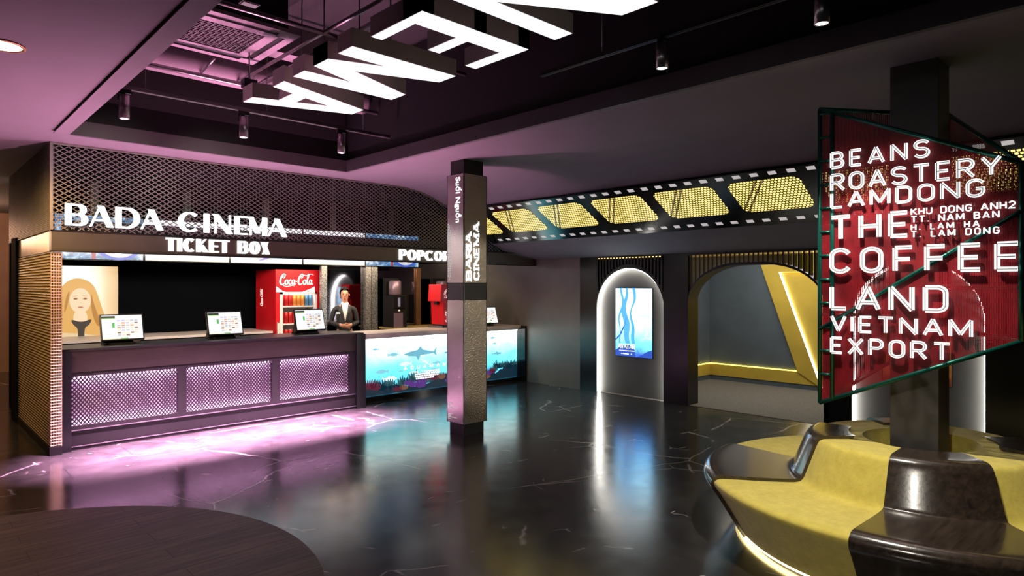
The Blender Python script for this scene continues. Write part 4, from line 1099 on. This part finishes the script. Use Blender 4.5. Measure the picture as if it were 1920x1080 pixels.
# cans
def make_can(loc, body, lab):
    th = thing('drink_can', lab, 'can', loc, 'cans in the red cooler'); x,y,z = loc
    mb = MB(); mb.lathe((x,y,z), [(.001,0),(.028,.0),(.034,.008),(.034,.178),(.028,.190)], 16); part('body', mb, body, th)
    mb = MB(); mb.lathe((x,y,z), [(.029,.188),(.028,.193),(.025,.190),(.001,.190)], 16); part('lid', mb, 'can_silver', th)
    return th
ordn = ['first','second','third','fourth','fifth','sixth','seventh','eighth']; PROTO = {}
for r_,(z,shelf) in enumerate(zip(SHZ, ('bottom','third','second','top'))):
    for i in range(8):
        x = FX_+.155+.073*i; y = FY+.11
        col = 'can_red'
        if shelf == 'top': col = ['can_red','can_red','can_red','can_orange','can_orange','can_orange','can_blue','can_blue'][i]
        elif shelf == 'bottom': col = ['can_silver','can_silver','can_silver','can_silver','can_red','can_blue','can_red','can_red'][i]
        lab = f"{col[4:]} drink can, {ordn[i]} from the left on the {shelf} shelf of the cooler"
        if col not in PROTO: PROTO[col] = make_can((x,y,z), col, lab)
        else: copy_tree(PROTO[col], (x,y,z), lab)
# sparkling posts of the glass partition
for xa,xb,lab in ((5.32,5.42,'single narrow sparkling metal post beside the red cooler'),(6.17,6.285,'left half of the paired sparkling posts on the dark mirror wall'),(6.30,6.42,'right half of the paired sparkling posts on the dark mirror wall')):
    single('sparkling_post', bx((xa,10.12,0),(xb,10.195,2.04)), 'glitter', lab, 'post', ((xa+xb)/2,10.15,0), 'sparkling posts')
single('gold_post', bx((7.31,10.15,0),(7.40,10.195,2.04)), 'copper', 'slim brown metal post on the mirror wall left of the red dispenser', 'post', (7.355,10.17,0))
plain('green_dark', (.006,.022,.012), .35); plain('gold_edge', (.50,.36,.14), .35, .3); plain('machine_mauve', (.20,.13,.17), .35, .4); glow('ui_gray_dim', (.45,.42,.5), .5)
sv = thing('service_counter', 'dark low service counter with a gold edge along the mirror wall', 'counter', (7.2,9.85,0))
part('cabinet', bx((6.45,9.62,0),(8.14,10.10,.93)), 'green_dark', sv)
part('worktop', bx((6.43,9.60,.93),(8.14,10.10,.96)), 'gold_edge', sv)
def machine(x, lab):
    th = thing('drinks_machine', lab, 'machine', (0,0,0), 'dark drinks machines'); 
    part('body', MB().box((-.15,-.16,0),(.15,.16,.57)).box((-.15,.08,.57),(.15,.16,.88)), 'panel_dark', th, bevel=.008)
    mb = MB(); mb.lathe((-.02,-.035,.575), [(.001,0),(.10,0),(.11,.02),(.11,.24),(.09,.26),(.001,.26)], 20); part('hopper', mb, 'machine_mauve', th)
    part('control_panel', bx((-.12,-.172,.34),(.10,-.16,.55)), 'gloss_black', th)
    d = part('panel_display', bx((-.05,-.176,.37),(.0,-.172,.53)), 'ui_gray_dim', th)
    mb = MB(); mb.lathe((-.02,-.165,.30), [(.001,-.02),(.016,-.012),(.020,0),(.016,.012),(.001,.02)], 14); part('knob', mb, 'white_gloss', th)
    part('spout_panel', bx((-.13,-.166,.02),(.06,-.160,.26)), 'machine_mauve', th)
    part('drip_grate', bx((-.13,-.21,0),(.06,-.16,.02)), 'steel', th)
    th.location = (x,9.84,.96); ROOT[th.name] = (x,9.84,.96); return th
mc = machine(6.60, 'dark drinks machine right of the paired sparkling posts')
copy_tree(mc, (7.66,9.84,.96), 'dark drinks machine behind the red dispenser')
# red drink dispenser
dd = thing('drink_dispenser', 'bright red drink dispenser standing on the popcorn counter behind the column', 'dispenser', (6.95,8.72,1.0))
mb = MB(); mb.prism([(6.705,8.55,1.05),(6.69,8.55,1.44),(6.63,8.55,1.44),(6.65,8.55,1.725),(7.25,8.55,1.725),(7.25,8.55,1.05)], (0,.34,0)); part('body', mb, 'dispenser_red' if 'dispenser_red' in MATS else 'red_gloss', dd, bevel=.006)
part('foot', bx((6.72,8.57,1.0),(7.22,8.87,1.05)), 'black_plastic', dd)
part('nozzle', bx((6.64,8.66,1.385),(6.70,8.74,1.44)), 'black_plastic', dd)
part('drip_tray', bx((6.60,8.60,1.0),(6.72,8.84,1.03)), 'steel', dd)
script_logo(dd, frame((6.80,8.548,1.09), (0,0,1), (-1,0,0), (0,-1,0)), .030, 'logo_white', False)
f = frame((6.70,8.547,1.50), (1,0,0), (0,0,1), (0,-1,0)); mb = MB()
for q in (arc(.07,.05,.065,.085,180,0,10), arc(.07,.05,.048,.062,180,0,10), [(.02,.035),(.12,.035)], [(.03,.055),(.045,.11)], [(.07,.055),(.07,.12)], [(.11,.055),(.095,.11)], [(.055,.15),(.085,.15)]):
    L,R = ribbon(q, False, lambda t: .007); emit_ribbon(mb, L, R, False, f, 0, .002)
part('badge', mb, 'logo_white', dd)
lettering('LALO', frame((6.713,8.547,1.495), (1,0,0), (0,0,1), (0,-1,0)), .026, .115, .002, dd, 'logo_white', gap=.2, weight=.2)
part('cyan_lamp', bx((7.0,8.555,1.005),(7.03,8.568,1.045)), 'cyan_led', dd)

# ------------------------------------------------------------------ cash desk screens
def make_pos(loc, lab):
    th = thing('order_terminal', lab, 'terminal', (0,0,0), 'order terminals on the counters')
    w, h, tl = .40, .272, math.radians(17)
    U = Vector((1,0,0)); V = Vector((0,math.sin(tl),math.cos(tl))); Nn = Vector((0,-math.cos(tl),math.sin(tl)))
    O = Vector((-w/2,-.06,.062))
    f = frame(O, U, V, Nn)
    mb = MB(); mb.prism([f(-.014,-.016,-.03),f(w+.014,-.016,-.03),f(w+.014,h+.016,-.03),f(-.014,h+.016,-.03)], Nn*.03); part('bezel', mb, 'black_plastic', th, bevel=.004)
    mb = MB(); mb.prism([f(0,0,0),f(w,0,0),f(w,h,0),f(0,h,0)], Nn*.002); d = part('display', mb, 'screen_white', th)
    def ui(name, rects, mat, z=.0025):
        m = MB()
        for a,b,c,e in rects: flat(m, [(a*w,b*h),(c*w,b*h),(c*w,e*h),(a*w,e*h)], f, z, .0006)
        part(name, m, mat, d)
    ui('header_bar', [(0,.89,.33,.97)], 'ui_dark'); ui('header_mark', [(.13,.90,.20,.95),(.0,.86,.33,.885)], 'ui_green')
    ui('yellow_line', [(0,.845,.33,.862),(0,.01,.60,.03)], 'ui_yellow'); ui('green_button', [(.25,.47,.31,.68),(.44,.0,.62,.045)], 'ui_green')
    rnd = random.Random(3); cells = {k:[] for k in ('ui_orange','ui_brown','ui_cream','ui_gray','ui_lilac')}
    for r_ in range(7):
        for c in range(5):
            if r_ == 6 and c > 2: continue
            k = 'ui_lilac' if r_ == 0 and c < 2 else rnd.choice(['ui_orange','ui_cream','ui_orange','ui_cream','ui_gray','ui_brown'])
            cells[k].append((.37+.108*c, .80-.102*r_-.06, .37+.108*c+.085, .80-.102*r_))
    for k,v in cells.items():
        for c_ in v: ui('menu_tile', [c_], k)
    ui('list_lines', [(.04,.74-.05*i,.22,.745-.05*i) for i in range(5)]+[(.04,.28,.34,.285),(.04,.18,.34,.185)]+[(.90,.2,.905,.8)], 'ui_gray')
    mb = MB(); mb.prism([(-.17,-.055,.045),(-.17,.19,.0),(-.17,.14,.05),(-.17,.045,.31)], (.34,0,0)); part('rear_housing', mb, 'black_plastic', th)
    part('foot', bx((-.12,-.04,0),(.12,.18,.02)), 'black_plastic', th)
    part('card_reader', bx((.10,-.055,.024),(.17,-.02,.046)), 'steel', th)
    th.location = loc; ROOT[th.name] = loc
    return th
pos = make_pos((1.925,8.30,1.046), 'order terminal nearest the portrait poster on the dark ticket counter')
copy_tree(pos, (3.05,8.30,1.046), 'order terminal in the middle of the dark ticket counter')
copy_tree(pos, (4.18,8.30,1.046), 'order terminal in front of the red drinks cooler')
copy_tree(pos, (7.50,8.36,1.0), 'order terminal on the popcorn counter right of the square column')

# ------------------------------------------------------------------ attendant
def skin_mesh(nodes, edges, root, levels=2):
    """nodes: {name: ((x,y,z), (rx,ry))}; grown with a Skin modifier and baked"""
    names = list(nodes); idx = {n:i for i,n in enumerate(names)}
    me = bpy.data.meshes.new('grow'); me.from_pydata([nodes[n][0] for n in names], [(idx[a],idx[b]) for a,b in edges], [])
    o = bpy.data.objects.new('grow', me); COL.objects.link(o)
    o.modifiers.new('s', 'SKIN'); sv = me.skin_vertices[0].data
    for n in names:
        r = nodes[n][1]; sv[idx[n]].radius = r if isinstance(r, tuple) else (r, r); sv[idx[n]].use_root = (n == root)
    sd = o.modifiers.new('d', 'SUBSURF'); sd.levels = sd.render_levels = levels
    dg = bpy.context.evaluated_depsgraph_get(); e = bpy.data.meshes.new_from_object(o.evaluated_get(dg))
    mb = MB(); mb.add([tuple(v.co) for v in e.vertices], [tuple(p.vertices) for p in e.polygons], 0, True)
    bpy.data.objects.remove(o); bpy.data.meshes.remove(me); bpy.data.meshes.remove(e)
    return mb
def attendant(loc, rz):
    th = thing('person', 'attendant in a dark suit with clasped hands standing behind the counter', 'person', (0,0,0))
    nd = {'pelvis':((0,.01,.92),(.135,.10)),'belly':((0,.0,1.06),(.115,.085)),'chest':((0,.0,1.22),(.095,.066)),'collar':((0,.012,1.365),(.050,.044)),'neck':((0,.008,1.435),(.046,.046)),
          'jaw':((0,-.014,1.505),(.054,.062)),'skull':((0,.0,1.580),(.069,.084)),'crown':((0,.008,1.642),(.050,.062))}
    ed = [('pelvis','belly'),('belly','chest'),('chest','collar'),('collar','neck'),('neck','jaw'),('jaw','skull'),('skull','crown')]
    for s,q in ((-1,'l'),(1,'r')):
        nd[q+'sh'] = ((s*.150,.02,1.335),.030); nd[q+'el'] = ((s*.208,.03,1.115),.027); nd[q+'wr'] = ((s*.055,-.215,1.085),.026); nd[q+'palm'] = ((s*.008,-.245+s*.012,1.080+s*.012),(.032,.018))
        ed += [('collar',q+'sh'),(q+'sh',q+'el'),(q+'el',q+'wr'),(q+'wr',q+'palm')]
        prev = None
        for i in range(4):
            a = (-s*(.036+.004*i), -.262+.012*i+s*.010, 1.098-.017*i+s*.008); b = (-s*(.064-.003*abs(i-1)), -.240+.015*i+s*.008, 1.094-.017*i+s*.008)
            nd[f'{q}f{i}a'] = (a,.0085); nd[f'{q}f{i}b'] = (b,.0075); ed += [(q+'palm',f'{q}f{i}a'),(f'{q}f{i}a',f'{q}f{i}b')]
        nd[q+'th1'] = ((s*.012,-.268,1.115),.010); nd[q+'th2'] = ((-s*.014,-.275,1.125),.009); ed += [(q+'palm',q+'th1'),(q+'th1',q+'th2')]
        nd[q+'hip'] = ((s*.085,.01,.86),.085); nd[q+'kn'] = ((s*.085,.0,.48),.052); nd[q+'an'] = ((s*.08,.02,.09),.036); nd[q+'toe'] = ((s*.085,-.10,.035),(.035,.026))
        ed += [('pelvis',q+'hip'),(q+'hip',q+'kn'),(q+'kn',q+'an'),(q+'an',q+'toe')]
    b = skin_mesh(nd, ed, 'pelvis'); body = part('body', b, 'skin', th)
    # jacket over torso and sleeves
    jn = {'hem':((0,.01,.80),(.158,.122)),'pelvis':((0,.01,.92),(.148,.115)),'belly':((0,.0,1.06),(.132,.104)),'chest':((0,.0,1.23),(.142,.108)),'collar':((0,.016,1.355),(.080,.064)),'nape':((0,.026,1.405),(.058,.046))}
    je = [('hem','pelvis'),('pelvis','belly'),('belly','chest'),('chest','collar'),('collar','nape')]
    for s,q in ((-1,'l'),(1,'r')):
        jn[q+'sh'] = ((s*.158,.02,1.335),.046); jn[q+'el'] = ((s*.205,.03,1.115),.036); jn[q+'wr'] = ((s*.085,-.190,1.085),.031); je += [('collar',q+'sh'),(q+'sh',q+'el'),(q+'el',q+'wr')]
    j = part('jacket', skin_mesh(jn, je, 'belly'), 'suit_black', th)
    # shirt front in the lapel opening, collar
    mb = MB(); rows = []
    for i in range(9):
        t = i/8; z = 1.155+.275*t; w = .004+.055*t; yy = -.112-.012*math.sin(t*PI)+.062*t*t
        rows.append([(-w+2*w*k/6, yy-.006+.010*abs(k-3)/3, z) for k in range(7)])
    mb.sheet(rows); part('shirt', mb, 'shirt_white', th)
    for s in (-1,1):
        mb = MB(); mb.prism([(s*.006,-.126,1.14),(s*.052,-.118,1.27),(s*.078,-.096,1.34),(s*.058,-.060,1.425),(s*.050,-.066,1.40),(s*.032,-.112,1.29)], (0,.006,0)); part('lapel', mb, 'suit_black', th)
        mb = MB(); mb.prism([(s*.010,-.060,1.405),(s*.045,-.056,1.385),(s*.052,-.034,1.44),(s*.035,-.040,1.452)], (0,.006,0)); part('collar', mb, 'shirt_white', th)
    part('name_badge', bx((-.135,-.118,1.262),(-.078,-.108,1.285)), 'white_gloss', th)
    tn = {'waist':((0,.01,.93),(.142,.108))}; te = []
    for s,q in ((-1,'l'),(1,'r')):
        tn[q+'h'] = ((s*.085,.01,.84),.098); tn[q+'k'] = ((s*.085,.0,.48),.072); tn[q+'a'] = ((s*.08,.02,.07),.062); te += [('waist',q+'h'),(q+'h',q+'k'),(q+'k',q+'a')]
    part('trousers', skin_mesh(tn, te, 'waist'), 'suit_black', th)
    for s in (-1,1):
        part('shoe', MB().lathe((s*.085,-.05,.0), [(.001,0),(.045,0),(.05,.03),(.03,.065),(.001,.07)], 14), 'gloss_black', th)
    # hair: parted and swept back over the skull to a low bun, hairline high on the forehead and down behind the ears
    mb = MB(); n = 28; rows = []
    for i in range(12):
        u = i/11; row = []
        for k in range(n+1):
            a = 2*PI*k/n; fr_ = -math.sin(a)                      # 1 = forehead, -1 = nape
            lim = .92 if fr_ > .55 else (.92+(.55-fr_)/.55*.62 if fr_ > 0 else 1.54+(-fr_)*.55)
            ph = u*lim; wv = .0035*math.sin(a*14)
            row.append(((.0765+wv)*math.sin(ph)*math.cos(a)*1.02, .010+(.094+wv)*math.sin(ph)*math.sin(a), 1.590+.097*math.cos(ph)-(.006 if abs(math.cos(a)) < .08 and fr_ > 0 else 0)))
        rows.append(row)
    mb.sheet(rows); mb.lathe((0,.100,1.545), [(.001,-.036),(.028,-.027),(.040,0),(.028,.027),(.001,.036)], 14); part('hair', mb, 'hair_black', th)
    for s in (-1,1):
        part('ear', MB().lathe((s*.073,.010,1.555), [(.001,-.020),(.007,-.010),(.009,.008),(.001,.022)], 10), 'skin', th)
        part('eye', MB().lathe((s*.029,-.072,1.567), [(.001,-.006),(.013,0),(.001,.006)], 12), 'hair_black', th)
        part('eyebrow', MB().tube([(s*.013,-.082,1.588),(s*.030,-.082,1.593),(s*.046,-.070,1.587)], .003, 6), 'hair_black', th)
    part('nose', MB().tube([(0,-.076,1.575),(0,-.092,1.543),(0,-.080,1.532)], [.006,.011,.008], 10), 'skin', th)
    part('mouth', MB().tube([(-.020,-.074,1.507),(0,-.080,1.508),(.020,-.074,1.507)], [.003,.006,.003], 8), 'lip_red', th)
    th.location = loc; th.rotation_euler = (0,0,rz); ROOT[th.name] = loc
    return th
attendant((5.24,9.22,0), math.radians(-24))

# ------------------------------------------------------------------ square column in the lobby
sq = thing('square_column', 'square metallic column with white lettering standing in the lobby', 'column', (4.865,5.78,0))
kx0,kx1,ky0,ky1 = 4.69,5.04,5.62,5.925
part('plinth', bx((kx0+.025,ky0+.03,0),(kx1-.025,ky1-.025,.135)), 'satin_black', sq)
mbn = MB().box((kx0+.03,ky0+.035,2.97),(kx1-.03,ky1-.03,HC)); part('neck', mbn, 'satin_black', sq)
mb = MB(); mb.box((kx0+.006,ky0+.006,.13),(kx1-.006,ky1-.006,2.975)); part('core', mb, 'satin_black', sq)
for a,b in ((.135,1.535),(1.738,2.97)):
    part('cladding', bx((kx0,ky0+.012,a),(kx0+.012,ky1-.012,b)), 'column_smooth', sq)
    part('cladding', bx((kx0+.012,ky0,a),(kx1-.012,ky0+.012,b)), 'column_hammered', sq)
part('band', bx((kx0+.002,ky0+.002,1.537),(kx1-.002,ky1-.002,1.736)), 'satin_black', sq)
mb = MB()
for x,y in ((kx0,ky0),(kx1-.012,ky0),(kx0,ky1-.012),(kx1-.012,ky1-.012)): mb.box((x,y,.13),(x+.012,y+.012,2.972))
part('corner_trim', mb, 'gloss_black', sq)
f = frame((kx0-.001,5.758,2.940), (0,0,-1), (0,-1,0), (-1,0,0))
part('lettering', font_mesh('Suối Nguồn', .108, f, .002, .0015), 'letter_white', sq)
f = frame((4.803,ky0-.001,1.775), (0,0,1), (-1,0,0), (0,-1,0))
lettering('BARIA', f, .085, .52, .004, sq, 'letter_white', gap=.22, weight=.36, thin=.18, slab=.30, k=1.15)
f = frame((4.920,ky0-.001,1.775), (0,0,1), (-1,0,0), (0,-1,0))
lettering('CINEMA', f, .085, .64, .004, sq, 'letter_white', gap=.28, weight=.32, thin=.17, slab=.27, k=1.1)
mb = MB()     # tiny unreadable print: thin strokes
rnd = random.Random(5)
for (y0,za,zb) in ((5.90,1.80,2.42),(5.878,1.78,2.40),(5.856,1.80,2.34)):
    z = zb
    while z > za:
        h = .008+.02*rnd.random(); mb.box((kx0-.002,y0-.006,z-h),(kx0,y0+.006,z)); z -= h+.008
for z0_,rows in ((.345,((.10),(.05),(.06),(.16),(.03),(.08))),(.225,((.09),(.05),(.06),(.16),(.03),(.08)))):
    for i,w in enumerate(rows): mb.box((kx0-.002,5.905-w,z0_-.012*i),(kx0,5.905,z0_-.012*i+.006))
part('small_print', mb, 'print_white', sq)

# ------------------------------------------------------------------ right column, coffee sign, bench
RC = (4.90,1.20)
rc = thing('painted_column', 'plain dark square column rising through the round bench', 'column', (*RC,0))
part('shaft', bx((4.765,1.06,.10),(5.035,1.335,HC)), 'rcol_paint', rc, bevel=.004)
part('foot', bx((4.76,1.055,0),(5.04,1.34,.10)), 'satin_black', rc)
cs = thing('coffee_sign', 'three-sided red mesh sign with white coffee roastery lettering around the column', 'sign', (4.8,1.15,.9))
XS = 4.50
V1b,V1t = Vector((XS,1.682,.918)),Vector((XS,1.682,2.882))
V3b,V3t = Vector((XS,.611,1.394)),Vector((XS,.611,2.379))
V2b,V2t = Vector((5.43,1.147,1.40)),Vector((5.43,1.147,2.915))
for nm,(a,b,c,d_) in (('front_mesh',(V1b,V3b,V3t,V1t)),('rear_mesh',(V1b,V2b,V2t,V1t)),('side_mesh',(V3b,V2b,V2t,V3t))):
    mb = MB(); mb.add([a,b,c,d_], [(0,1,2,3)]); part(nm, mb, 'red_mesh', cs)
def gt(a, b, r=.014): return MB().tube([a,b], r, 10)
for a,b in ((V1b,V1t),(V3b,V3t),(V2b,V2t),(V1b,V3b),(V1t,V3t),(V1b,V2b),(V1t,V2t),(V3b,V2b),(V3t,V2t)):
    part('frame_tube', gt(a,b), 'green_frame', cs)
fy = 1.601; part('frame_tube', gt((XS-.006,fy,.955),(XS-.006,fy,2.845)), 'green_frame', cs)
for i in range(13):
    z = .955+ (2.845-.955)*i/12
    if 1 <= i: part('rung', gt((XS-.004,1.682,z),(XS-.004,fy,z), .009), 'green_frame', cs)
part('brace', gt((XS-.010,1.679,1.411),(XS-.010,.611,2.112), .012), 'green_frame', cs)
for a in (V1b.lerp(V1t,.85), V1b.lerp(V1t,.3), V3b.lerp(V3t,.7), V3b.lerp(V3t,.3)):
    part('bracket', gt(a, (4.77,RC[1]+(.12 if a.y > 1.2 else -.12),a.z), .010), 'green_frame', cs)
def sign_row(txt, y0, y1, zb, zt, gap, k=1.0, wt=.155, inl=.032, half=False):
    f = frame((XS-.028,y0,zb), (0,-1,0), (0,0,1), (-1,0,0))
    lettering(txt, f, zt-zb, y0-y1, .012, cs, 'sign_white', gap=gap, weight=wt, inline=inl, k=k)
sign_row('BEANS',1.594,1.046,2.465,2.577,0.40,1.0)
sign_row('ROASTERY',1.594,.700,2.317,2.433,0.34,1.0)
sign_row('LAMDONG',1.594,.778,2.204,2.311,0.34,1.0)
sign_row('THE',1.594,1.158,1.994,2.160,0.36,1.0)
sign_row('COFFEE',1.594,.622,1.780,1.947,0.42,1.0)
sign_row('LAND',1.594,.958,1.540,1.704,0.38,1.0)
sign_row('VIETNAM',1.594,.834,1.400,1.510,0.32,1.0)
sign_row('EXPORT',1.594,.940,1.256,1.369,0.36,1.0)
for txt,y1,zb,zt,g in (('KHU DONG ANH2',.634,2.127,2.169,.42),('TT. NAM BAN',.706,2.081,2.122,.52),('H. LAM HA',.797,2.035,2.073,.62),('T. LAM DONG',.706,1.991,2.032,.60)):
    sign_row(txt, 1.134, y1, zb, zt, g*.75, 1.0, .15, .0)

BC = (4.92,1.20)
bench = thing('round_bench', 'large round lobby bench of alternating yellow cushions and dark wood shells', 'bench', (*BC,0))
def prof(off):
    """radial section from the foot outward, over the seat and back to the inner ring"""
    P = [(1.14-off*.2,.035)]
    P += [(1.235,.20),(1.30,.30),(1.335,.345),(1.352,.372),(1.352,.392),(1.335,.408),(1.30,.414),(1.15,.406),(.95,.397),(.83,.394)]
    P += [(.785,.400),(.762,.420),(.745,.46),(.690,.60),(.668,.655),(.655,.672),(.635,.682),(.60,.684),(.45,.684)]
    Q = []
    for i,(r,z) in enumerate(P):
        a = P[max(0,i-1)]; b = P[min(len(P)-1,i+1)]; dx,dz = b[0]-a[0],b[1]-a[1]; l = math.hypot(dx,dz)
        Q.append((r+dz/l*off, z-dx/l*off*-1*-1 if False else z+(-dx)/l*off))
    return Q
def smooth_prof(P, n=3):
    for _ in range(n-1):
        Q = [P[0]]
        for a,b in zip(P,P[1:]): Q += [(.75*a[0]+.25*b[0], .75*a[1]+.25*b[1]),(.25*a[0]+.75*b[0], .25*a[1]+.75*b[1])]
        Q.append(P[-1]); P = Q
    return P
def segment(a0, a1, off, name, mat):
    outer = smooth_prof(prof(off), 3)
    ring = outer+[(.335 if off < .01 else .42, outer[-1][1])]
    inner = [(.335 if off < .01 else .42,.50 if off < .01 else outer[-1][1]-.03)] 
    if off < .01: inner += [(.335,.035)]
    else: inner = [(max(.1,r-.0),z) for r,z in []]+[(r,z) for r,z in reversed(smooth_prof(prof(-.006),3))]
    sec = ring+inner; n = 14; k = len(sec); mb = MB(); vs = []
    for i in range(n+1):
        a = math.radians(a0+(a1-a0)*i/n)
        vs += [(BC[0]+r*math.cos(a), BC[1]+r*math.sin(a), z) for r,z in sec]
    fs = []
    for i in range(n):
        for j in range(k):
            j2 = (j+1)%k; fs.append((i*k+j,(i+1)*k+j,(i+1)*k+j2,i*k+j2))
    mb.add(vs, fs, 0, True); mb.add([vs[j] for j in range(k)], [tuple(range(k))]); mb.add([vs[n*k+j] for j in range(k)], [tuple(range(k-1,-1,-1))])
    o = part(name, mb, mat, bench); 
    o.data.update()
    try: o.data.set_sharp_from_angle(angle=math.radians(50))
    except Exception: pass
    return o
for q in range(8):
    a0 = 135+45*q
    if q % 2 == 0: segment(a0, a0+45, 0., 'cushion_segment', 'yellow_fabric')
    else: segment(a0, a0+45, 0., 'cushion_segment', 'yellow_fabric')
for q in range(4):
    a0 = 180+90*q; segment(a0+.6, a0+44.4, .022, 'wood_shell', 'bench_wood')
mb = MB(); mb.lathe((*BC,0), [(1.09,.0),(1.09,.035),(1.06,.035),(1.06,.0)], 64); part('plinth', mb, 'satin_black', bench)
mb = MB(); mb.lathe((*BC,0), [(1.135,.020),(1.095,.020),(1.095,.032),(1.135,.032),(1.135,.020)], 96); part('light_strip', mb, 'warm_led', bench)

# ------------------------------------------------------------------ lights
def light(name, kind, loc, energy, col, **kw):
    d = bpy.data.lights.new(name, kind); d.energy = energy; d.color = col
    rot = kw.pop('rot', None); to = kw.pop('to', None)
    for k,v in kw.items(): setattr(d, k, v)
    o = bpy.data.objects.new(name, d); COL.objects.link(o); o.location = loc
    if to is not None: o.rotation_euler = (Vector(to)-Vector(loc)).to_track_quat('-Z','Y').to_euler()
    return o
light('spot_bench', 'SPOT', (3.7,1.372,3.12), 290, (1,.93,.80), to=(4.4,1.35,.4), spot_size=math.radians(66), spot_blend=.5, shadow_soft_size=.04)
light('fill_bench_front', 'SPOT', (-.4,.35,3.10), 420, (1,.93,.80), to=(3.75,1.15,.25), spot_size=math.radians(30), spot_blend=.5, shadow_soft_size=.14)  # added fill for the bench front from outside the view; no fixture built
light('spot_column', 'SPOT', (3.7,2.39,3.12), 440, (1,.86,.68), to=(4.87,5.6,1.40), spot_size=math.radians(27), spot_blend=.4, shadow_soft_size=.04)
light('pink_floor_fill', 'AREA', (2.95,7.36,3.10), 1300, (1,.50,.86), shape='RECTANGLE', size=3.0, size_y=.10, spread=math.radians(34), rot=(math.radians(-12),0,0))  # added light for the pink pool on the floor; no fixture under the soffit
for x in (1.65,2.85,4.1): light('pink_ceiling_fill', 'SPOT', (x,6.6,.03), 520, (1,.38,.62), to=(x-.4,6.5,3.14), spot_size=math.radians(98), spot_blend=1.0, shadow_soft_size=0)  # added at floor level to tint the ceiling like panel glow; no lamps there
light('spot_booth', 'SPOT', (3.486,6.2,3.08), 150, (1,.86,.70), to=(4.69,5.78,1.75), spot_size=math.radians(34), spot_blend=.6, shadow_soft_size=.04)
for x in (1.455,2.456): light('spot_booth', 'SPOT', (x,6.2,3.08), 22, (1,.90,.82), to=(x+.2,7.9,2.55), spot_size=math.radians(76), spot_blend=.8, shadow_soft_size=.04)
light('downlight', 'SPOT', (.50,4.90,3.10), 60, (1,.62,.50), to=(.7,5.6,0), spot_size=math.radians(130), spot_blend=.8, shadow_soft_size=.1)
light('left_lamp', 'SPOT', (.25,6.3,3.05), 560, (1,.62,.20), to=(1.2,8.2,1.7), spot_size=math.radians(58), spot_blend=.8, shadow_soft_size=.1)
light('far_lamp', 'POINT', (.6,14.2,2.6), 90, (1,.55,.34), shadow_soft_size=.2)
light('booth_fill', 'AREA', (3.4,8.75,2.28), 95, (1,.86,.70), shape='RECTANGLE', size=3.6, size_y=.2, to=(3.6,10.7,.95))  # added to brighten the cooler and attendant; no fitting modelled
light('popcorn_fill', 'AREA', (6.1,8.75,2.26), 36, (1,.78,.52), shape='RECTANGLE', size=2.2, size_y=.2, to=(6.1,10.1,.8))  # added light for the posts behind the popcorn counter; no fitting modelled
light('corner_lamp', 'SPOT', (7.3,7.2,2.24), 20, (1,.66,.26), to=(7.3,7.5,0), spot_size=math.radians(130), spot_blend=.8, shadow_soft_size=.06)
light('corridor_lamp', 'AREA', (9.6,4.2,2.58), 55, (1,.93,.82), shape='RECTANGLE', size=1.4, size_y=2.4, to=(9.6,4.2,0))

w = bpy.data.worlds.new('world'); scene.world = w; w.use_nodes = True
w.node_tree.nodes['Background'].inputs[0].default_value = (.5,.45,.5,1); w.node_tree.nodes['Background'].inputs[1].default_value = .006

# ------------------------------------------------------------------ camera
cam = bpy.data.cameras.new('camera'); co = bpy.data.objects.new('camera', cam); COL.objects.link(co)
co.location = (0,0,1.7); co.rotation_euler = (PI/2,0,math.radians(45.9-90))
cam.sensor_width = 36; cam.lens = 1215/1920*36; cam.shift_y = (536-540)/1920; cam.clip_start = .02
scene.camera = co
scene.view_settings.view_transform = 'Standard'; scene.view_settings.look = 'None'
scene.view_settings.exposure = 0.0; scene.view_settings.gamma = 1.0
scene.cycles.max_bounces = 8; scene.cycles.sample_clamp_indirect = 6
